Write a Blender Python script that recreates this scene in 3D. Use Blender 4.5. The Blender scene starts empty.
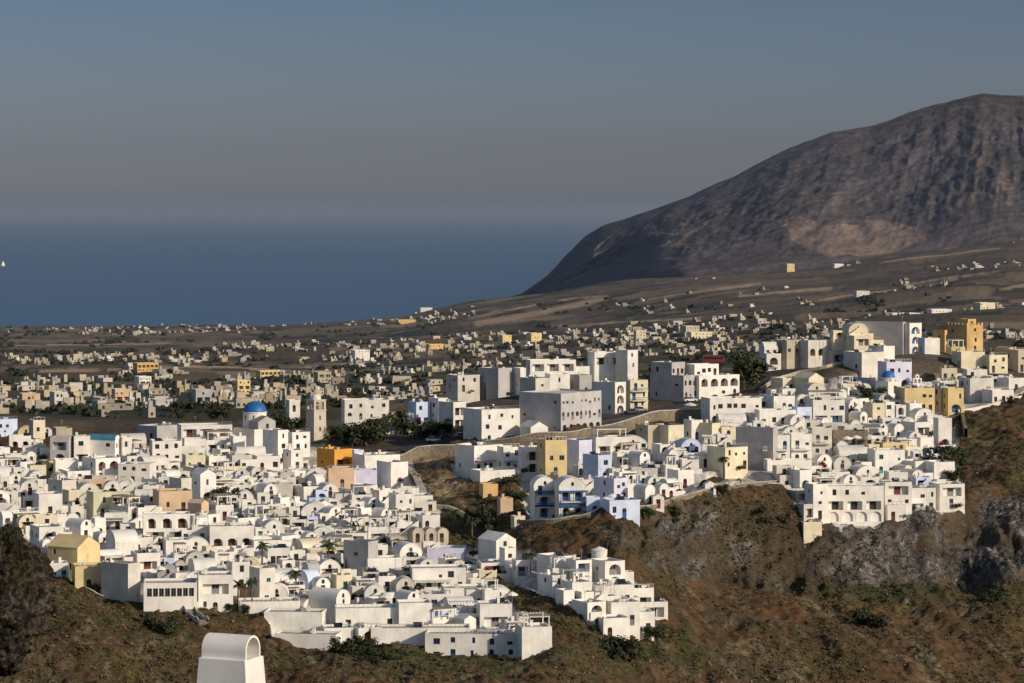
import bpy, bmesh, math, random
import numpy as np
from mathutils import Vector, Matrix
from mathutils.geometry import tessellate_polygon
R = math.radians
random.seed(7)
rng = np.random.default_rng(11)
scene = bpy.context.scene
COL = scene.collection
H = 270.0          # camera height above the sea
F = 3000.0         # focal length in pixels
CX, HY = 512.0, 212.0

def link(o, parent=None):
    COL.objects.link(o)
    if parent is not None:
        o.parent = parent
    return o

def tag(o, label=None, cat=None, group=None, kind=None):
    if label: o['label'] = label
    if cat: o['category'] = cat
    if group: o['group'] = group
    if kind: o['kind'] = kind
    return o

def empty(name, loc, rz=0.0):
    o = bpy.data.objects.new(name, None)
    o.empty_display_size = .5
    o.location = loc
    o.rotation_euler = (0, 0, rz)
    return link(o)

# ------------------------------------------------------------------ materials
def nt(name):
    m = bpy.data.materials.new(name)
    m.use_nodes = True
    t = m.node_tree
    b = t.nodes['Principled BSDF']
    return m, t, b

def paint(name, rgb, rough=.85, var=.1, scale=.35, rand=.08, stain=.0, bump=0.0, spec=.2):
    """painted / plastered surface with mottling, run-down stains and a small tint change per object"""
    m, t, b = nt(name)
    N, L = t.nodes, t.links
    g = N.new('ShaderNodeNewGeometry')
    n1 = N.new('ShaderNodeTexNoise'); n1.inputs['Scale'].default_value = scale; n1.inputs['Detail'].default_value = 5
    L.new(g.outputs['Position'], n1.inputs['Vector'])
    mp = N.new('ShaderNodeMapRange'); mp.inputs['To Min'].default_value = 1 - var * 1.6; mp.inputs['To Max'].default_value = 1 + var
    mp.inputs['From Min'].default_value = .3; mp.inputs['From Max'].default_value = .7
    L.new(n1.outputs['Fac'], mp.inputs['Value'])
    oi = N.new('ShaderNodeObjectInfo')
    mr = N.new('ShaderNodeMapRange'); mr.inputs['To Min'].default_value = 1 - rand * 1.8; mr.inputs['To Max'].default_value = 1 + rand * .6
    L.new(oi.outputs['Random'], mr.inputs['Value'])
    mul = N.new('ShaderNodeMath'); mul.operation = 'MULTIPLY'
    L.new(mp.outputs['Result'], mul.inputs[0]); L.new(mr.outputs['Result'], mul.inputs[1])
    vm = N.new('ShaderNodeVectorMath'); vm.operation = 'SCALE'; vm.inputs[0].default_value = rgb
    L.new(mul.outputs[0], vm.inputs['Scale'])
    last = vm.outputs[0]
    if stain > 0:
        mpg = N.new('ShaderNodeMapping'); mpg.inputs['Scale'].default_value = (1.6, 1.6, .25)
        L.new(g.outputs['Position'], mpg.inputs['Vector'])
        n2 = N.new('ShaderNodeTexNoise'); n2.inputs['Scale'].default_value = 1.2; n2.inputs['Detail'].default_value = 6
        L.new(mpg.outputs[0], n2.inputs['Vector'])
        r2 = N.new('ShaderNodeMapRange'); r2.inputs['From Min'].default_value = .52; r2.inputs['From Max'].default_value = .75
        r2.inputs['To Max'].default_value = stain
        L.new(n2.outputs['Fac'], r2.inputs['Value'])
        mx = N.new('ShaderNodeMix'); mx.data_type = 'RGBA'
        L.new(r2.outputs['Result'], mx.inputs['Factor']); L.new(last, mx.inputs['A'])
        mx.inputs['B'].default_value = (rgb[0] * .55, rgb[1] * .52, rgb[2] * .47, 1)
        last = mx.outputs['Result']
    L.new(last, b.inputs['Base Color'])
    b.inputs['Roughness'].default_value = rough
    b.inputs['Specular IOR Level'].default_value = spec
    if bump:
        bp = N.new('ShaderNodeBump'); bp.inputs['Strength'].default_value = bump; bp.inputs['Distance'].default_value = .05
        n3 = N.new('ShaderNodeTexNoise'); n3.inputs['Scale'].default_value = 4; n3.inputs['Detail'].default_value = 4
        L.new(g.outputs['Position'], n3.inputs['Vector']); L.new(n3.outputs['Fac'], bp.inputs['Height'])
        L.new(bp.outputs[0], b.inputs['Normal'])
    return m

def stone(name, a, c, scale=.7, rough=.95, bump=.6):
    """rubble masonry: voronoi stones in two tones"""
    m, t, b = nt(name)
    N, L = t.nodes, t.links
    g = N.new('ShaderNodeNewGeometry')
    v = N.new('ShaderNodeTexVoronoi'); v.inputs['Scale'].default_value = scale * 3
    L.new(g.outputs['Position'], v.inputs['Vector'])
    n = N.new('ShaderNodeTexNoise'); n.inputs['Scale'].default_value = scale * .5; n.inputs['Detail'].default_value = 6
    L.new(g.outputs['Position'], n.inputs['Vector'])
    sp = N.new('ShaderNodeSeparateColor'); L.new(v.outputs['Color'], sp.inputs[0])
    ad = N.new('ShaderNodeMath'); ad.operation = 'MULTIPLY_ADD'; ad.inputs[1].default_value = .5
    L.new(sp.outputs[0], ad.inputs[0]); 
    r = N.new('ShaderNodeMapRange'); r.inputs['From Min'].default_value = .3; r.inputs['From Max'].default_value = .7; r.inputs['To Max'].default_value = .5
    L.new(n.outputs['Fac'], r.inputs['Value']); L.new(r.outputs[0], ad.inputs[2])
    mx = N.new('ShaderNodeMix'); mx.data_type = 'RGBA'
    L.new(ad.outputs[0], mx.inputs['Factor'])
    mx.inputs['A'].default_value = (*a, 1); mx.inputs['B'].default_value = (*c, 1)
    L.new(mx.outputs['Result'], b.inputs['Base Color'])
    b.inputs['Roughness'].default_value = rough
    bp = N.new('ShaderNodeBump'); bp.inputs['Strength'].default_value = bump; bp.inputs['Distance'].default_value = .15
    L.new(v.outputs['Distance'], bp.inputs['Height']); L.new(bp.outputs[0], b.inputs['Normal'])
    return m

def attr_mat(name, scales=((.9, .35), (.12, .25)), rough=.95, bump=.8, bdist=.5, bscale=.9, objrand=0, cracks=False):
    """colour from the mesh's 'Col' attribute broken up by noise at several scales"""
    m, t, b = nt(name)
    N, L = t.nodes, t.links
    g = N.new('ShaderNodeNewGeometry')
    at = N.new('ShaderNodeAttribute'); at.attribute_name = 'Col'
    last = at.outputs['Color']
    for sc, amp in scales:
        n = N.new('ShaderNodeTexNoise'); n.inputs['Scale'].default_value = sc; n.inputs['Detail'].default_value = 7; n.inputs['Roughness'].default_value = .65
        L.new(g.outputs['Position'], n.inputs['Vector'])
        r = N.new('ShaderNodeMapRange'); r.inputs['From Min'].default_value = .3; r.inputs['From Max'].default_value = .7
        r.inputs['To Min'].default_value = 1 - amp; r.inputs['To Max'].default_value = 1 + amp
        L.new(n.outputs['Fac'], r.inputs['Value'])
        vm = N.new('ShaderNodeVectorMath'); vm.operation = 'SCALE'
        L.new(last, vm.inputs[0]); L.new(r.outputs[0], vm.inputs['Scale'])
        last = vm.outputs[0]
    if objrand:
        oi = N.new('ShaderNodeObjectInfo')
        r = N.new('ShaderNodeMapRange'); r.inputs['To Min'].default_value = 1 - objrand; r.inputs['To Max'].default_value = 1 + objrand
        L.new(oi.outputs['Random'], r.inputs['Value'])
        vm = N.new('ShaderNodeVectorMath'); vm.operation = 'SCALE'
        L.new(last, vm.inputs[0]); L.new(r.outputs[0], vm.inputs['Scale'])
        last = vm.outputs[0]
    vd = None
    if cracks:      # fissures in bare rock, where the attribute's alpha says rock
        mp_ = N.new('ShaderNodeMapping'); mp_.inputs['Scale'].default_value = (.30, .22, .22); mp_.inputs['Rotation'].default_value = (.2, .5, .3)
        nn_ = N.new('ShaderNodeTexNoise'); nn_.inputs['Scale'].default_value = .35; nn_.inputs['Detail'].default_value = 5
        L.new(g.outputs['Position'], nn_.inputs['Vector'])
        sc_ = N.new('ShaderNodeVectorMath'); sc_.operation = 'SCALE'; sc_.inputs['Scale'].default_value = 9; L.new(nn_.outputs['Color'], sc_.inputs[0])
        ad_ = N.new('ShaderNodeVectorMath'); ad_.operation = 'ADD'; L.new(g.outputs['Position'], ad_.inputs[0]); L.new(sc_.outputs[0], ad_.inputs[1])
        L.new(ad_.outputs[0], mp_.inputs['Vector'])
        vo = N.new('ShaderNodeTexVoronoi'); vo.feature = 'DISTANCE_TO_EDGE'; vo.inputs['Scale'].default_value = 1.3; L.new(mp_.outputs[0], vo.inputs['Vector'])
        vd = N.new('ShaderNodeMapRange'); vd.inputs['From Max'].default_value = .09; L.new(vo.outputs['Distance'], vd.inputs['Value'])
        r_ = N.new('ShaderNodeMapRange'); r_.inputs['From Max'].default_value = .16; r_.inputs['To Min'].default_value = .22; L.new(vo.outputs['Distance'], r_.inputs['Value'])
        mxx = N.new('ShaderNodeMix'); mxx.data_type = 'FLOAT'; mxx.inputs['A'].default_value = 1; L.new(at.outputs['Alpha'], mxx.inputs['Factor']); L.new(r_.outputs[0], mxx.inputs['B'])
        vm = N.new('ShaderNodeVectorMath'); vm.operation = 'SCALE'; L.new(last, vm.inputs[0]); L.new(mxx.outputs['Result'], vm.inputs['Scale']); last = vm.outputs[0]
        vf = N.new('ShaderNodeTexVoronoi'); vf.inputs['Scale'].default_value = 1.3; L.new(mp_.outputs[0], vf.inputs['Vector'])
        vf2 = N.new('ShaderNodeTexVoronoi'); vf2.inputs['Scale'].default_value = 4.5; L.new(mp_.outputs[0], vf2.inputs['Vector'])
        av = N.new('ShaderNodeMix'); av.data_type = 'RGBA'; av.inputs['Factor'].default_value = .45; L.new(vf.outputs['Color'], av.inputs['A']); L.new(vf2.outputs['Color'], av.inputs['B'])
        s_c = N.new('ShaderNodeSeparateColor'); L.new(av.outputs['Result'], s_c.inputs[0])
        r3 = N.new('ShaderNodeMapRange'); r3.inputs['From Min'].default_value = .2; r3.inputs['From Max'].default_value = .8; r3.inputs['To Min'].default_value = .45; r3.inputs['To Max'].default_value = 1.5; L.new(s_c.outputs[0], r3.inputs['Value'])
        mx3 = N.new('ShaderNodeMix'); mx3.data_type = 'FLOAT'; mx3.inputs['A'].default_value = 1; L.new(at.outputs['Alpha'], mx3.inputs['Factor']); L.new(r3.outputs[0], mx3.inputs['B'])
        vm = N.new('ShaderNodeVectorMath'); vm.operation = 'SCALE'; L.new(last, vm.inputs[0]); L.new(mx3.outputs['Result'], vm.inputs['Scale']); last = vm.outputs[0]
    L.new(last, b.inputs['Base Color'])
    b.inputs['Roughness'].default_value = rough
    b.inputs['Specular IOR Level'].default_value = .1
    if bump:
        bp = N.new('ShaderNodeBump'); bp.inputs['Strength'].default_value = bump; bp.inputs['Distance'].default_value = bdist
        n3 = N.new('ShaderNodeTexNoise'); n3.inputs['Scale'].default_value = bscale; n3.inputs['Detail'].default_value = 8; n3.inputs['Roughness'].default_value = .7
        L.new(g.outputs['Position'], n3.inputs['Vector']); L.new(n3.outputs['Fac'], bp.inputs['Height'])
        L.new(bp.outputs[0], b.inputs['Normal'])
    return m

# ------------------------------------------------------------------ numpy noise
_P = rng.random((512, 512)).astype(np.float64)
def vnoise(x, y):
    xi = np.floor(x).astype(int); yi = np.floor(y).astype(int)
    fx = x - xi; fy = y - yi
    fx = fx * fx * (3 - 2 * fx); fy = fy * fy * (3 - 2 * fy)
    a = _P[xi % 512, yi % 512]; b = _P[(xi + 1) % 512, yi % 512]
    c = _P[xi % 512, (yi + 1) % 512]; d = _P[(xi + 1) % 512, (yi + 1) % 512]
    return (a * (1 - fx) + b * fx) * (1 - fy) + (c * (1 - fx) + d * fx) * fy
def fbm(x, y, octs=5, gain=.5):
    s = 0; a = 1; t = 0
    for i in range(octs):
        s = s + a * vnoise(x * 2 ** i + 17.3 * i, y * 2 ** i + 41.7 * i); t += a; a *= gain
    return s / t * 2 - 1
def ridged(x, y, octs=5, gain=.55):
    s = 0; a = 1; t = 0
    for i in range(octs):
        s = s + a * (1 - np.abs(2 * vnoise(x * 2 ** i + 9.1 * i, y * 2 ** i + 3.7 * i) - 1)); t += a; a *= gain
    return s / t * 2 - 1
def sstep(a, b, x):
    t = np.clip((x - a) / (b - a), 0, 1); return t * t * (3 - 2 * t)
def inpoly(px, py, poly):
    px = np.asarray(px, float); py = np.asarray(py, float)
    c = np.zeros(px.shape, bool); n = len(poly); j = n - 1
    for i in range(n):
        xi, yi = poly[i]; xj, yj = poly[j]
        k = ((yi > py) != (yj > py)) & (px < (xj - xi) * (py - yi) / ((yj - yi) or 1e-9) + xi)
        c ^= k; j = i
    return c

# ------------------------------------------------------------------ terrain
# Columns of the land: for a bearing (given as picture column at this focal length) the ground at
# several distances Y.  Each entry (line of sight slope, distance) turns into a height above the sea.
KEYS = [
 # bearing   foot       slope      slope2      town edge   town mid    crest      behind       plain near    plain far    coast
 (-300, (800,500),(700,535),(640,560),(600,590),(525,680),(452,790),(432,1130),(392,2000),(345,4300),(327,7200)),
 (0,    (800,520),(700,545),(640,570),(602,598),(525,680),(452,790),(432,1130),(392,2000),(345,4300),(326,7200)),
 (100,  (800,520),(700,550),(640,575),(603,605),(520,690),(450,800),(432,1130),(392,2000),(345,4300),(326,7200)),
 (200,  (800,520),(700,560),(650,580),(617,605),(520,690),(446,810),(432,1130),(392,2000),(345,4300),(325,7200)),
 (270,  (800,520),(700,555),(665,572),(635,595),(525,690),(443,815),(430,1130),(392,2000),(345,4300),(325,7150)),
 (300,  (800,520),(700,550),(672,565),(652,590),(530,690),(442,820),(430,1130),(392,2000),(344,4300),(324,7100)),
 (400,  (800,510),(710,545),(685,562),(652,590),(540,680),(424,850),(428,1130),(390,2000),(340,4300),(317,7000)),
 (470,  (800,510),(715,545),(690,560),(664,588),(535,690),(402,865),(416,1130),(385,2000),(337,4300),(300,6700)),
 (550,  (800,515),(715,550),(682,568),(660,590),(532,665),(390,880),(410,1130),(380,2000),(332,4200),(290,6500)),
 (580,  (800,520),(720,552),(690,570),(640,600),(525,668),(387,885),(408,1130),(378,2000),(330,4200),(284,6500)),
 (620,  (800,530),(730,555),(690,580),(640,605),(515,672),(384,890),(406,1130),(375,2000),(327,4100),(280,6400)),
 (670,  (800,550),(720,580),(640,620),(570,668),(505,688),(381,890),(404,1130),(372,2000),(322,4000),(275,6300)),
 (720,  (800,560),(720,590),(640,630),(580,692),(488,703),(379,890),(400,1130),(370,2000),(318,3900),(271,6200)),
 (780,  (800,570),(720,600),(640,640),(580,695),(492,706),(369,890),(398,1150),(366,2000),(315,3800),(268,6200)),
 (830,  (800,570),(720,605),(645,645),(588,694),(528,702),(366,870),(396,1150),(362,2000),(312,3800),(264,6200)),
 (880,  (800,575),(720,610),(645,650),(588,698),(526,706),(356,890),(394,1150),(360,2000),(308,3700),(256,6200)),
 (930,  (800,580),(720,615),(645,655),(586,700),(520,711),(352,900),(392,1150),(358,2000),(306,3600),(250,6200)),
 (965,  (800,585),(720,620),(645,660),(580,705),(500,728),(352,910),(390,1150),(356,2000),(304,3500),(246,6200)),
 (1010, (800,590),(720,630),(640,665),(565,700),(475,745),(354,920),(390,1150),(355,2000),(302,3500),(238,6250)),
 (1300, (800,620),(720,655),(640,690),(560,730),(470,780),(350,950),(385,1150),(350,2000),(296,3500),(225,6300)),
]
_kx = np.array([k[0] for k in KEYS], float)
_kp = np.array([[p[0] for p in k[1:]] for k in KEYS], float)
_ky = np.array([[p[1] for p in k[1:]] for k in KEYS], float)
def build_z(pxs, Ys):
    """ground height for every bearing x distance"""
    pp = np.stack([np.interp(pxs, _kx, _kp[:, r]) for r in range(10)], 1)
    yy = np.stack([np.interp(pxs, _kx, _ky[:, r]) for r in range(10)], 1)
    zz = H - (pp - HY) * yy / F
    Z = np.empty((len(Ys), len(pxs)))
    for j in range(len(pxs)):
        yk = np.concatenate([[10, 150, 300], yy[j], [yy[j, -1] + 500, 60000]])
        zk = np.concatenate([[259, 235, 216], zz[j], [-25, -60]])
        Z[:, j] = np.interp(Ys, yk, zk)
    return Z
def smooth(a, n, axis):
    k = np.hanning(n + 2)[1:-1]; k /= k.sum()
    pad = [(0, 0), (0, 0)]; pad[axis] = (n // 2, n // 2)
    a = np.pad(a, pad, mode='edge')
    return np.apply_along_axis(lambda v: np.convolve(v, k, 'valid'), axis, a)

PXS = np.concatenate([np.arange(-300, -12, 12.), np.arange(-12, 1036, 2.), np.arange(1036, 1306, 12.)])
YS = np.concatenate([np.arange(20, 500, 20.), np.arange(500, 960, .5), np.geomspace(961, 1400, 70)[1:], np.geomspace(1400, 7900, 260)[1:]])
Z0 = build_z(PXS, YS)
Z0 = smooth(Z0, 15, 0); Z0 = smooth(Z0, 15, 1)
GX = (PXS[None, :] - CX) / F * YS[:, None]
GY = np.repeat(YS[:, None], len(PXS), 1)
PYG = HY + F * (H - Z0) / GY            # where each ground point is seen
PXG = np.repeat(PXS[None, :], len(YS), 0)

# zones, drawn as outlines of bearing / line-of-sight slope, used to colour the ground
TOWN = [
 [(-300,455),(60,450),(200,440),(330,445),(398,462),(420,500),(438,530),(462,560),(505,600),(545,640),(545,654),(430,647),(338,645),(272,640),(262,604),(140,604),(105,594),(48,578),(30,545),(-300,545)],
 [(450,550),(520,548),(600,556),(642,590),(660,610),(650,620),(605,630),(580,610),(520,590)],
 [(450,464),(600,452),(720,432),(702,470),(692,497),(640,503),(590,518),(530,524),(515,480),(455,482)],
 [(700,412),(860,372),(1000,376),(1024,385),(955,415),(965,505),(930,518),(840,530),(800,512),(785,487),(690,485)],
]
CRESTZ = [(330,400),(640,350),(860,330),(1024,330),(1024,380),(860,372),(700,412),(600,430),(450,445),(398,462),(330,445)]
CLIFF = [(610,520),(700,500),(800,505),(845,530),(960,510),(1040,490),(1060,545),(1000,580),(900,588),(850,598),(760,592),(700,585),(620,560)]

nx1 = GX / 9.0; ny1 = GY / 9.0
near = (GY < 1000)
town = np.zeros(GX.shape)
wob = fbm(GX / 6, GY / 6, 3) * 5
for poly in TOWN:
    town = np.maximum(town, (inpoly(PXG + wob, PYG + wob, poly) & (GY > 560) & (GY < 960)).astype(float))
crest = (inpoly(PXG + wob, PYG + wob * .6, CRESTZ) & (GY < 1000) & (GY > 700)).astype(float)
cliff = (inpoly(PXG + wob * 2, PYG + wob * 2, CLIFF) & (GY > 600) & (GY < 800)).astype(float)
cliffS = smooth(smooth(cliff, 25, 0), 15, 1)
townS = smooth(smooth(np.maximum(town, crest), 19, 0), 9, 1)
bare = np.clip(1 - townS, 0, 1) * sstep(990, 930, GY)
# relief: gullies running down the slope, rock crags in the cliff band
gul = ridged((GX + GY * .35) / 22, (GY - GX * .3) / 90, 4)
D = bare * (gul * 2.2 + fbm(nx1, ny1, 5) * 1.6 + fbm(GX / 2.5, GY / 2.5, 3) * .45) * sstep(300, 520, GY)
craz = ridged(GX / 9 + Z0 / 14, Z0 / 7 - GX / 30, 5) * 2.2 + ridged(GX / 3.2 - Z0 / 9, Z0 / 3.5 + GX / 14, 4) * 1.0 + fbm(GX / 14 + 3, Z0 / 8, 4) * 3.0
craz += np.floor(fbm(GX / 12, Z0 / 9 + 7, 3) * 5) * .5
D += cliffS * craz
D += bare * (1 - cliffS) * np.maximum(0, ridged(GX / 2.2, GY / 2.2, 3)) * .7 * (GY < 990)
tz = Z0 + fbm(GX / 13, GY / 13, 3) * 2.2
tstep = (np.floor(tz / 2.3 + 1.0) - 1.0) * 2.3
frac = (tz - tstep) / 2.3
D += townS * (town > 0) * (tstep + 2.3 * sstep(.80, .97, frac) - tz - .3)
plain = sstep(980, 1300, GY)
fieldstep = np.floor(fbm(GX / 260, GY / 260, 3) * 9) * 1.1
D += plain * (fbm(GX / 420, GY / 420, 4) * 7 * sstep(1300, 2500, GY) + fieldstep) * sstep(7600, 6800, GY)
ZG = Z0 + D
PYN = HY + F * (H - ZG) / GY

def col_at(px):
    f = np.interp(px, PXS, np.arange(len(PXS))); i = int(min(len(PXS) - 2, f)); return i, f - i
def gz(x, Y):
    """ground height at a point"""
    px = CX + F * x / Y
    i, t = col_at(px)
    r = np.interp(Y, YS, np.arange(len(YS))); k = int(min(len(YS) - 2, r)); s = r - k
    a = ZG[k, i] * (1 - t) + ZG[k, i + 1] * t; b = ZG[k + 1, i] * (1 - t) + ZG[k + 1, i + 1] * t
    return float(a * (1 - s) + b * s)
def hit(px, py, ymin=480, ymax=940):
    if ymin > 950: ymax = 7600
    """first ground point along the line of sight (px, py)"""
    i, t = col_at(px)
    c = Z0[:, i] * (1 - t) + Z0[:, i + 1] * t
    c = HY + F * (H - c) / YS
    r = np.where((c <= py) & (YS > ymin) & (YS < ymax))[0]
    if len(r) == 0: k = int(np.searchsorted(YS, ymax)) - 1; Y = YS[k]
    else:
        k = r[0]; c0, c1 = c[k - 1], c[k]
        Y = YS[k - 1] + (YS[k] - YS[k - 1]) * float(np.clip((c0 - py) / max(1e-6, c0 - c1), 0, 1))
    x = (px - CX) / F * Y
    return x, float(Y), gz(x, Y)

def grid_mesh(name, X, Y, Z, colr, mat, smoothf=True, alpha=None):
    nr, nc = X.shape
    me = bpy.data.meshes.new(name)
    co = np.stack([X, Y, Z], -1).reshape(-1, 3)
    idx = np.arange(nr * nc).reshape(nr, nc)
    q = np.stack([idx[:-1, :-1], idx[:-1, 1:], idx[1:, 1:], idx[1:, :-1]], -1).reshape(-1, 4)
    me.vertices.add(len(co)); me.vertices.foreach_set('co', co.astype(np.float32).ravel())
    me.loops.add(q.size); me.loops.foreach_set('vertex_index', q.astype(np.int32).ravel())
    me.polygons.add(len(q)); me.polygons.foreach_set('loop_start', np.arange(0, q.size, 4, dtype=np.int32))
    me.polygons.foreach_set('use_smooth', np.full(len(q), smoothf))
    me.update(calc_edges=True)
    a = me.color_attributes.new('Col', 'FLOAT_COLOR', 'POINT')
    c4 = np.concatenate([colr.reshape(-1, 3), np.ones((nr * nc, 1)) if alpha is None else alpha.reshape(-1, 1)], 1)
    a.data.foreach_set('color', np.clip(c4, 0, 1).astype(np.float32).ravel())
    me.materials.append(mat)
    o = bpy.data.objects.new(name, me)
    return link(o)

def lerp3(a, b, t):
    return a * (1 - t[..., None]) + np.array(b) * t[..., None]
# ground colour
n_big = fbm(GX / 14, GY / 14, 5); n_mid = fbm(GX / 4 + 30, GY / 4, 4); n_sm = fbm(GX / 1.6, GY / 1.6 + 9, 3)
C = np.zeros(GX.shape + (3,)) + np.array([.098, .058, .030])
C = lerp3(C, [.15, .075, .035], sstep(.1, .6, fbm(GX / 20 + 5, GY / 20, 4)) * .45)
C = lerp3(C, [.20, .15, .095], sstep(.15, .55, ridged((GX + GY * .35) / 12, GY / 60, 4)) * .7 * sstep(-.1, .3, n_mid))
C = lerp3(C, [.066, .066, .022], sstep(-.15, .35, n_big + n_mid * .35) * .6)
C = lerp3(C, [.035, .032, .018], sstep(.1, .5, n_mid + n_sm * .5) * .7)
C = lerp3(C, [.25, .21, .16], sstep(.55, .8, n_sm + n_mid * .4) * .6)
stk = ridged((GX + GY * .45) / 7, (GY - GX) / 120, 3)
C = lerp3(C, [.21, .165, .115], sstep(.62, .9, stk) * sstep(-.2, .2, n_big) * .75)
C = lerp3(C, [.05, .042, .022], sstep(.5, .85, ridged((GX + GY * .45) / 10 + 4, (GY - GX) / 90 + 8, 3)) * .45)
rock = np.array([.050, .040, .028])[None, None] * (1 + .7 * ridged(GX / 5, ZG / 5, 4)[..., None])
C = C * (1 - cliffS[..., None] * .85) + rock * cliffS[..., None] * .85
crack = ridged(GX / 6 + ZG / 5, ZG / 6 - GX / 12, 5)
low = sstep(540, 575, PYG) * .25
rb = sstep(-.05, .35, fbm(GX / 9 + 3, ZG / 6, 4) - .12 + sstep(820, 850, PXG) * .42 + low - sstep(525, 500, PYG) * .4) * cliffS
C = lerp3(C, [.15, .137, .128], rb * .9)
C = lerp3(C, [.055, .05, .045], rb * sstep(.25, .7, crack) * .8)
C = lerp3(C, [.30, .26, .21], rb * sstep(.5, .8, fbm(GX / 2.5 + 9, ZG / 2 + GX / 6, 3)) * .5)
# bare ochre knoll and dark scree beside the path
for (cx_, cy_, rx_, ry_) in ((450, 668, 110, 14), (150, 628, 70, 12), (640, 655, 60, 16), (490, 572, 22, 14), (480, 545, 40, 10), (900, 592, 110, 8)):
    e = np.exp(-(((PXG - cx_) / rx_) ** 2 + ((PYG - cy_) / ry_) ** 2)) * near
    C = lerp3(C, [.052, .060, .024], np.clip(e * 1.2 * (1 + n_mid * 2), 0, 1) * .8)
for (cx_, cy_, rx_, ry_) in ((430, 468, 22, 9), (446, 492, 20, 9), (830, 385, 40, 9), (905, 372, 35, 8)):
    e = np.exp(-(((PXG - cx_) / rx_) ** 2 + ((PYG - cy_) / ry_) ** 2)) * near
    C = lerp3(C, [.30, .22, .13], np.clip(e * 1.3 * (1 + n_mid), 0, 1) * .85)
paving = np.array([.50, .47, .43])[None, None] * (1 + .35 * n_mid[..., None])
C = C * (1 - town[..., None] * .92) + paving * town[..., None] * .92
C = lerp3(C, [.10, .082, .065], crest * .8)
# the plain: strips of fields, scrub and bare earth
fs = fbm(GX / 300, GY / 420, 4); fm = fbm(GX / 90 + 7, GY / 60, 4)
fcell = vnoise(np.floor(GX / 70 + fs * 2) * 7.3, np.floor(GY / 110 + fm) * 3.1)
P = np.zeros(GX.shape + (3,)) + np.array([.088, .070, .052])
P = lerp3(P, [.16, .125, .088], sstep(.45, .9, fcell))
P = lerp3(P, [.035, .036, .028], sstep(.55, .15, fcell) * .8)
P = lerp3(P, [.028, .034, .022], sstep(.15, .5, fm))
P = lerp3(P, [.17, .13, .095], sstep(.45, .7, fs) * .5)
P = lerp3(P, [.10, .075, .06], sstep(540, 800, PXG) * sstep(3300, 4600, GY) * .45)
for (x0, y0, x1, y1, w) in ((478,323,545,312,6), (545,312,606,298,6), (560,300,600,296,2), (740,296,830,288,3), (905,285,1010,268,2), (1000,290,1030,284,3), (700,352,800,340,2), (470,318,540,304,1.5), (40,372,200,366,1.2), (200,366,330,371,1.2), (0,346,170,343,1.0), (300,368,470,352,1.0), (820,300,960,280,1.2), (640,300,760,284,1.2), (880,262,1000,248,1.4), (560,326,700,318,1.2), (100,392,240,386,1.2)):
    tt = np.clip(((PXG - x0) * (x1 - x0) + (PYN - y0) * (y1 - y0)) / ((x1 - x0) ** 2 + (y1 - y0) ** 2), 0, 1)
    dd = np.hypot(PXG - (x0 + tt * (x1 - x0)), (PYN - (y0 + tt * (y1 - y0))) * 1.6)
    P = lerp3(P, [.33, .25, .17], sstep(w, w * .4, dd + fm * 2) * .8)
tl = sstep(.93, .99, np.sin(GY / 14 + fbm(GX / 120, GY / 120, 3) * 5) * .5 + .5) * sstep(-.1, .3, fs) * sstep(4500, 2500, GY)
P = lerp3(P, [.045, .04, .03], tl * .5)
C = C * (1 - plain[..., None]) + P * np.array([1.42, 1.34, 1.22]) * plain[..., None]
terr = grid_mesh('ground', GX, GY, ZG, C, attr_mat('earth_and_scrub', ((2.4, .35), (.7, .3), (.15, .2), (.012, .15)), cracks=True), alpha=np.clip(rb, 0, 1) * near)
tag(terr, 'brown scrubby caldera slope and the plain beyond the town', 'ground', kind='structure')

# ------------------------------------------------------------------ mountain
RID = [(505,300),(522,294),(547,276),(567,254),(585,236),(602,226),(632,217),(660,207),(687,197),(737,175),(765,160),(792,147),(832,132),(872,126),(912,112),(952,100),(982,93),(1024,96),(1080,104),(1150,128),(1250,150),(1400,190),(1600,240)]
BAS = [(505,300),(545,298),(600,288),(650,276),(700,272),(750,268),(800,262),(850,257),(900,250),(950,240),(1000,226),(1050,216),(1200,225),(1600,260)]
mx_ = np.concatenate([np.arange(505, 1040, 1.5), np.arange(1040, 1600, 5.)]); nt_ = 340
rr = np.interp(mx_, [a for a, b in RID], [b for a, b in RID]); bb = np.interp(mx_, [a for a, b in BAS], [b for a, b in BAS])
rr = smooth(rr[:, None], 9, 0)[:, 0]
T = np.linspace(-.25, 1, nt_)[:, None]
yb = np.interp(mx_, [505, 600, 680, 760, 900, 1040, 1600], [7300, 6900, 6330, 6330, 6480, 6550, 6900])[None]
yb = smooth(yb, 25, 1)
yr = np.interp(mx_, [505, 560, 640, 700, 800, 1000, 1600], [7450, 7650, 7600, 7600, 7750, 8100, 8800])[None]
yr = smooth(yr, 25, 1)
MY = yb + (yr - yb) * np.clip(T, 0, 1) ** 1.15 + np.minimum(T, 0) * 600
MP = (bb[None] + (rr - bb)[None] * (np.clip(T, 0, 1) ** .92)) + np.where(T < 0, -T * 160, 0)
XX = (mx_[None] - CX) / F * MY
PXM = np.repeat(mx_[None], nt_, 0)
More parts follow.
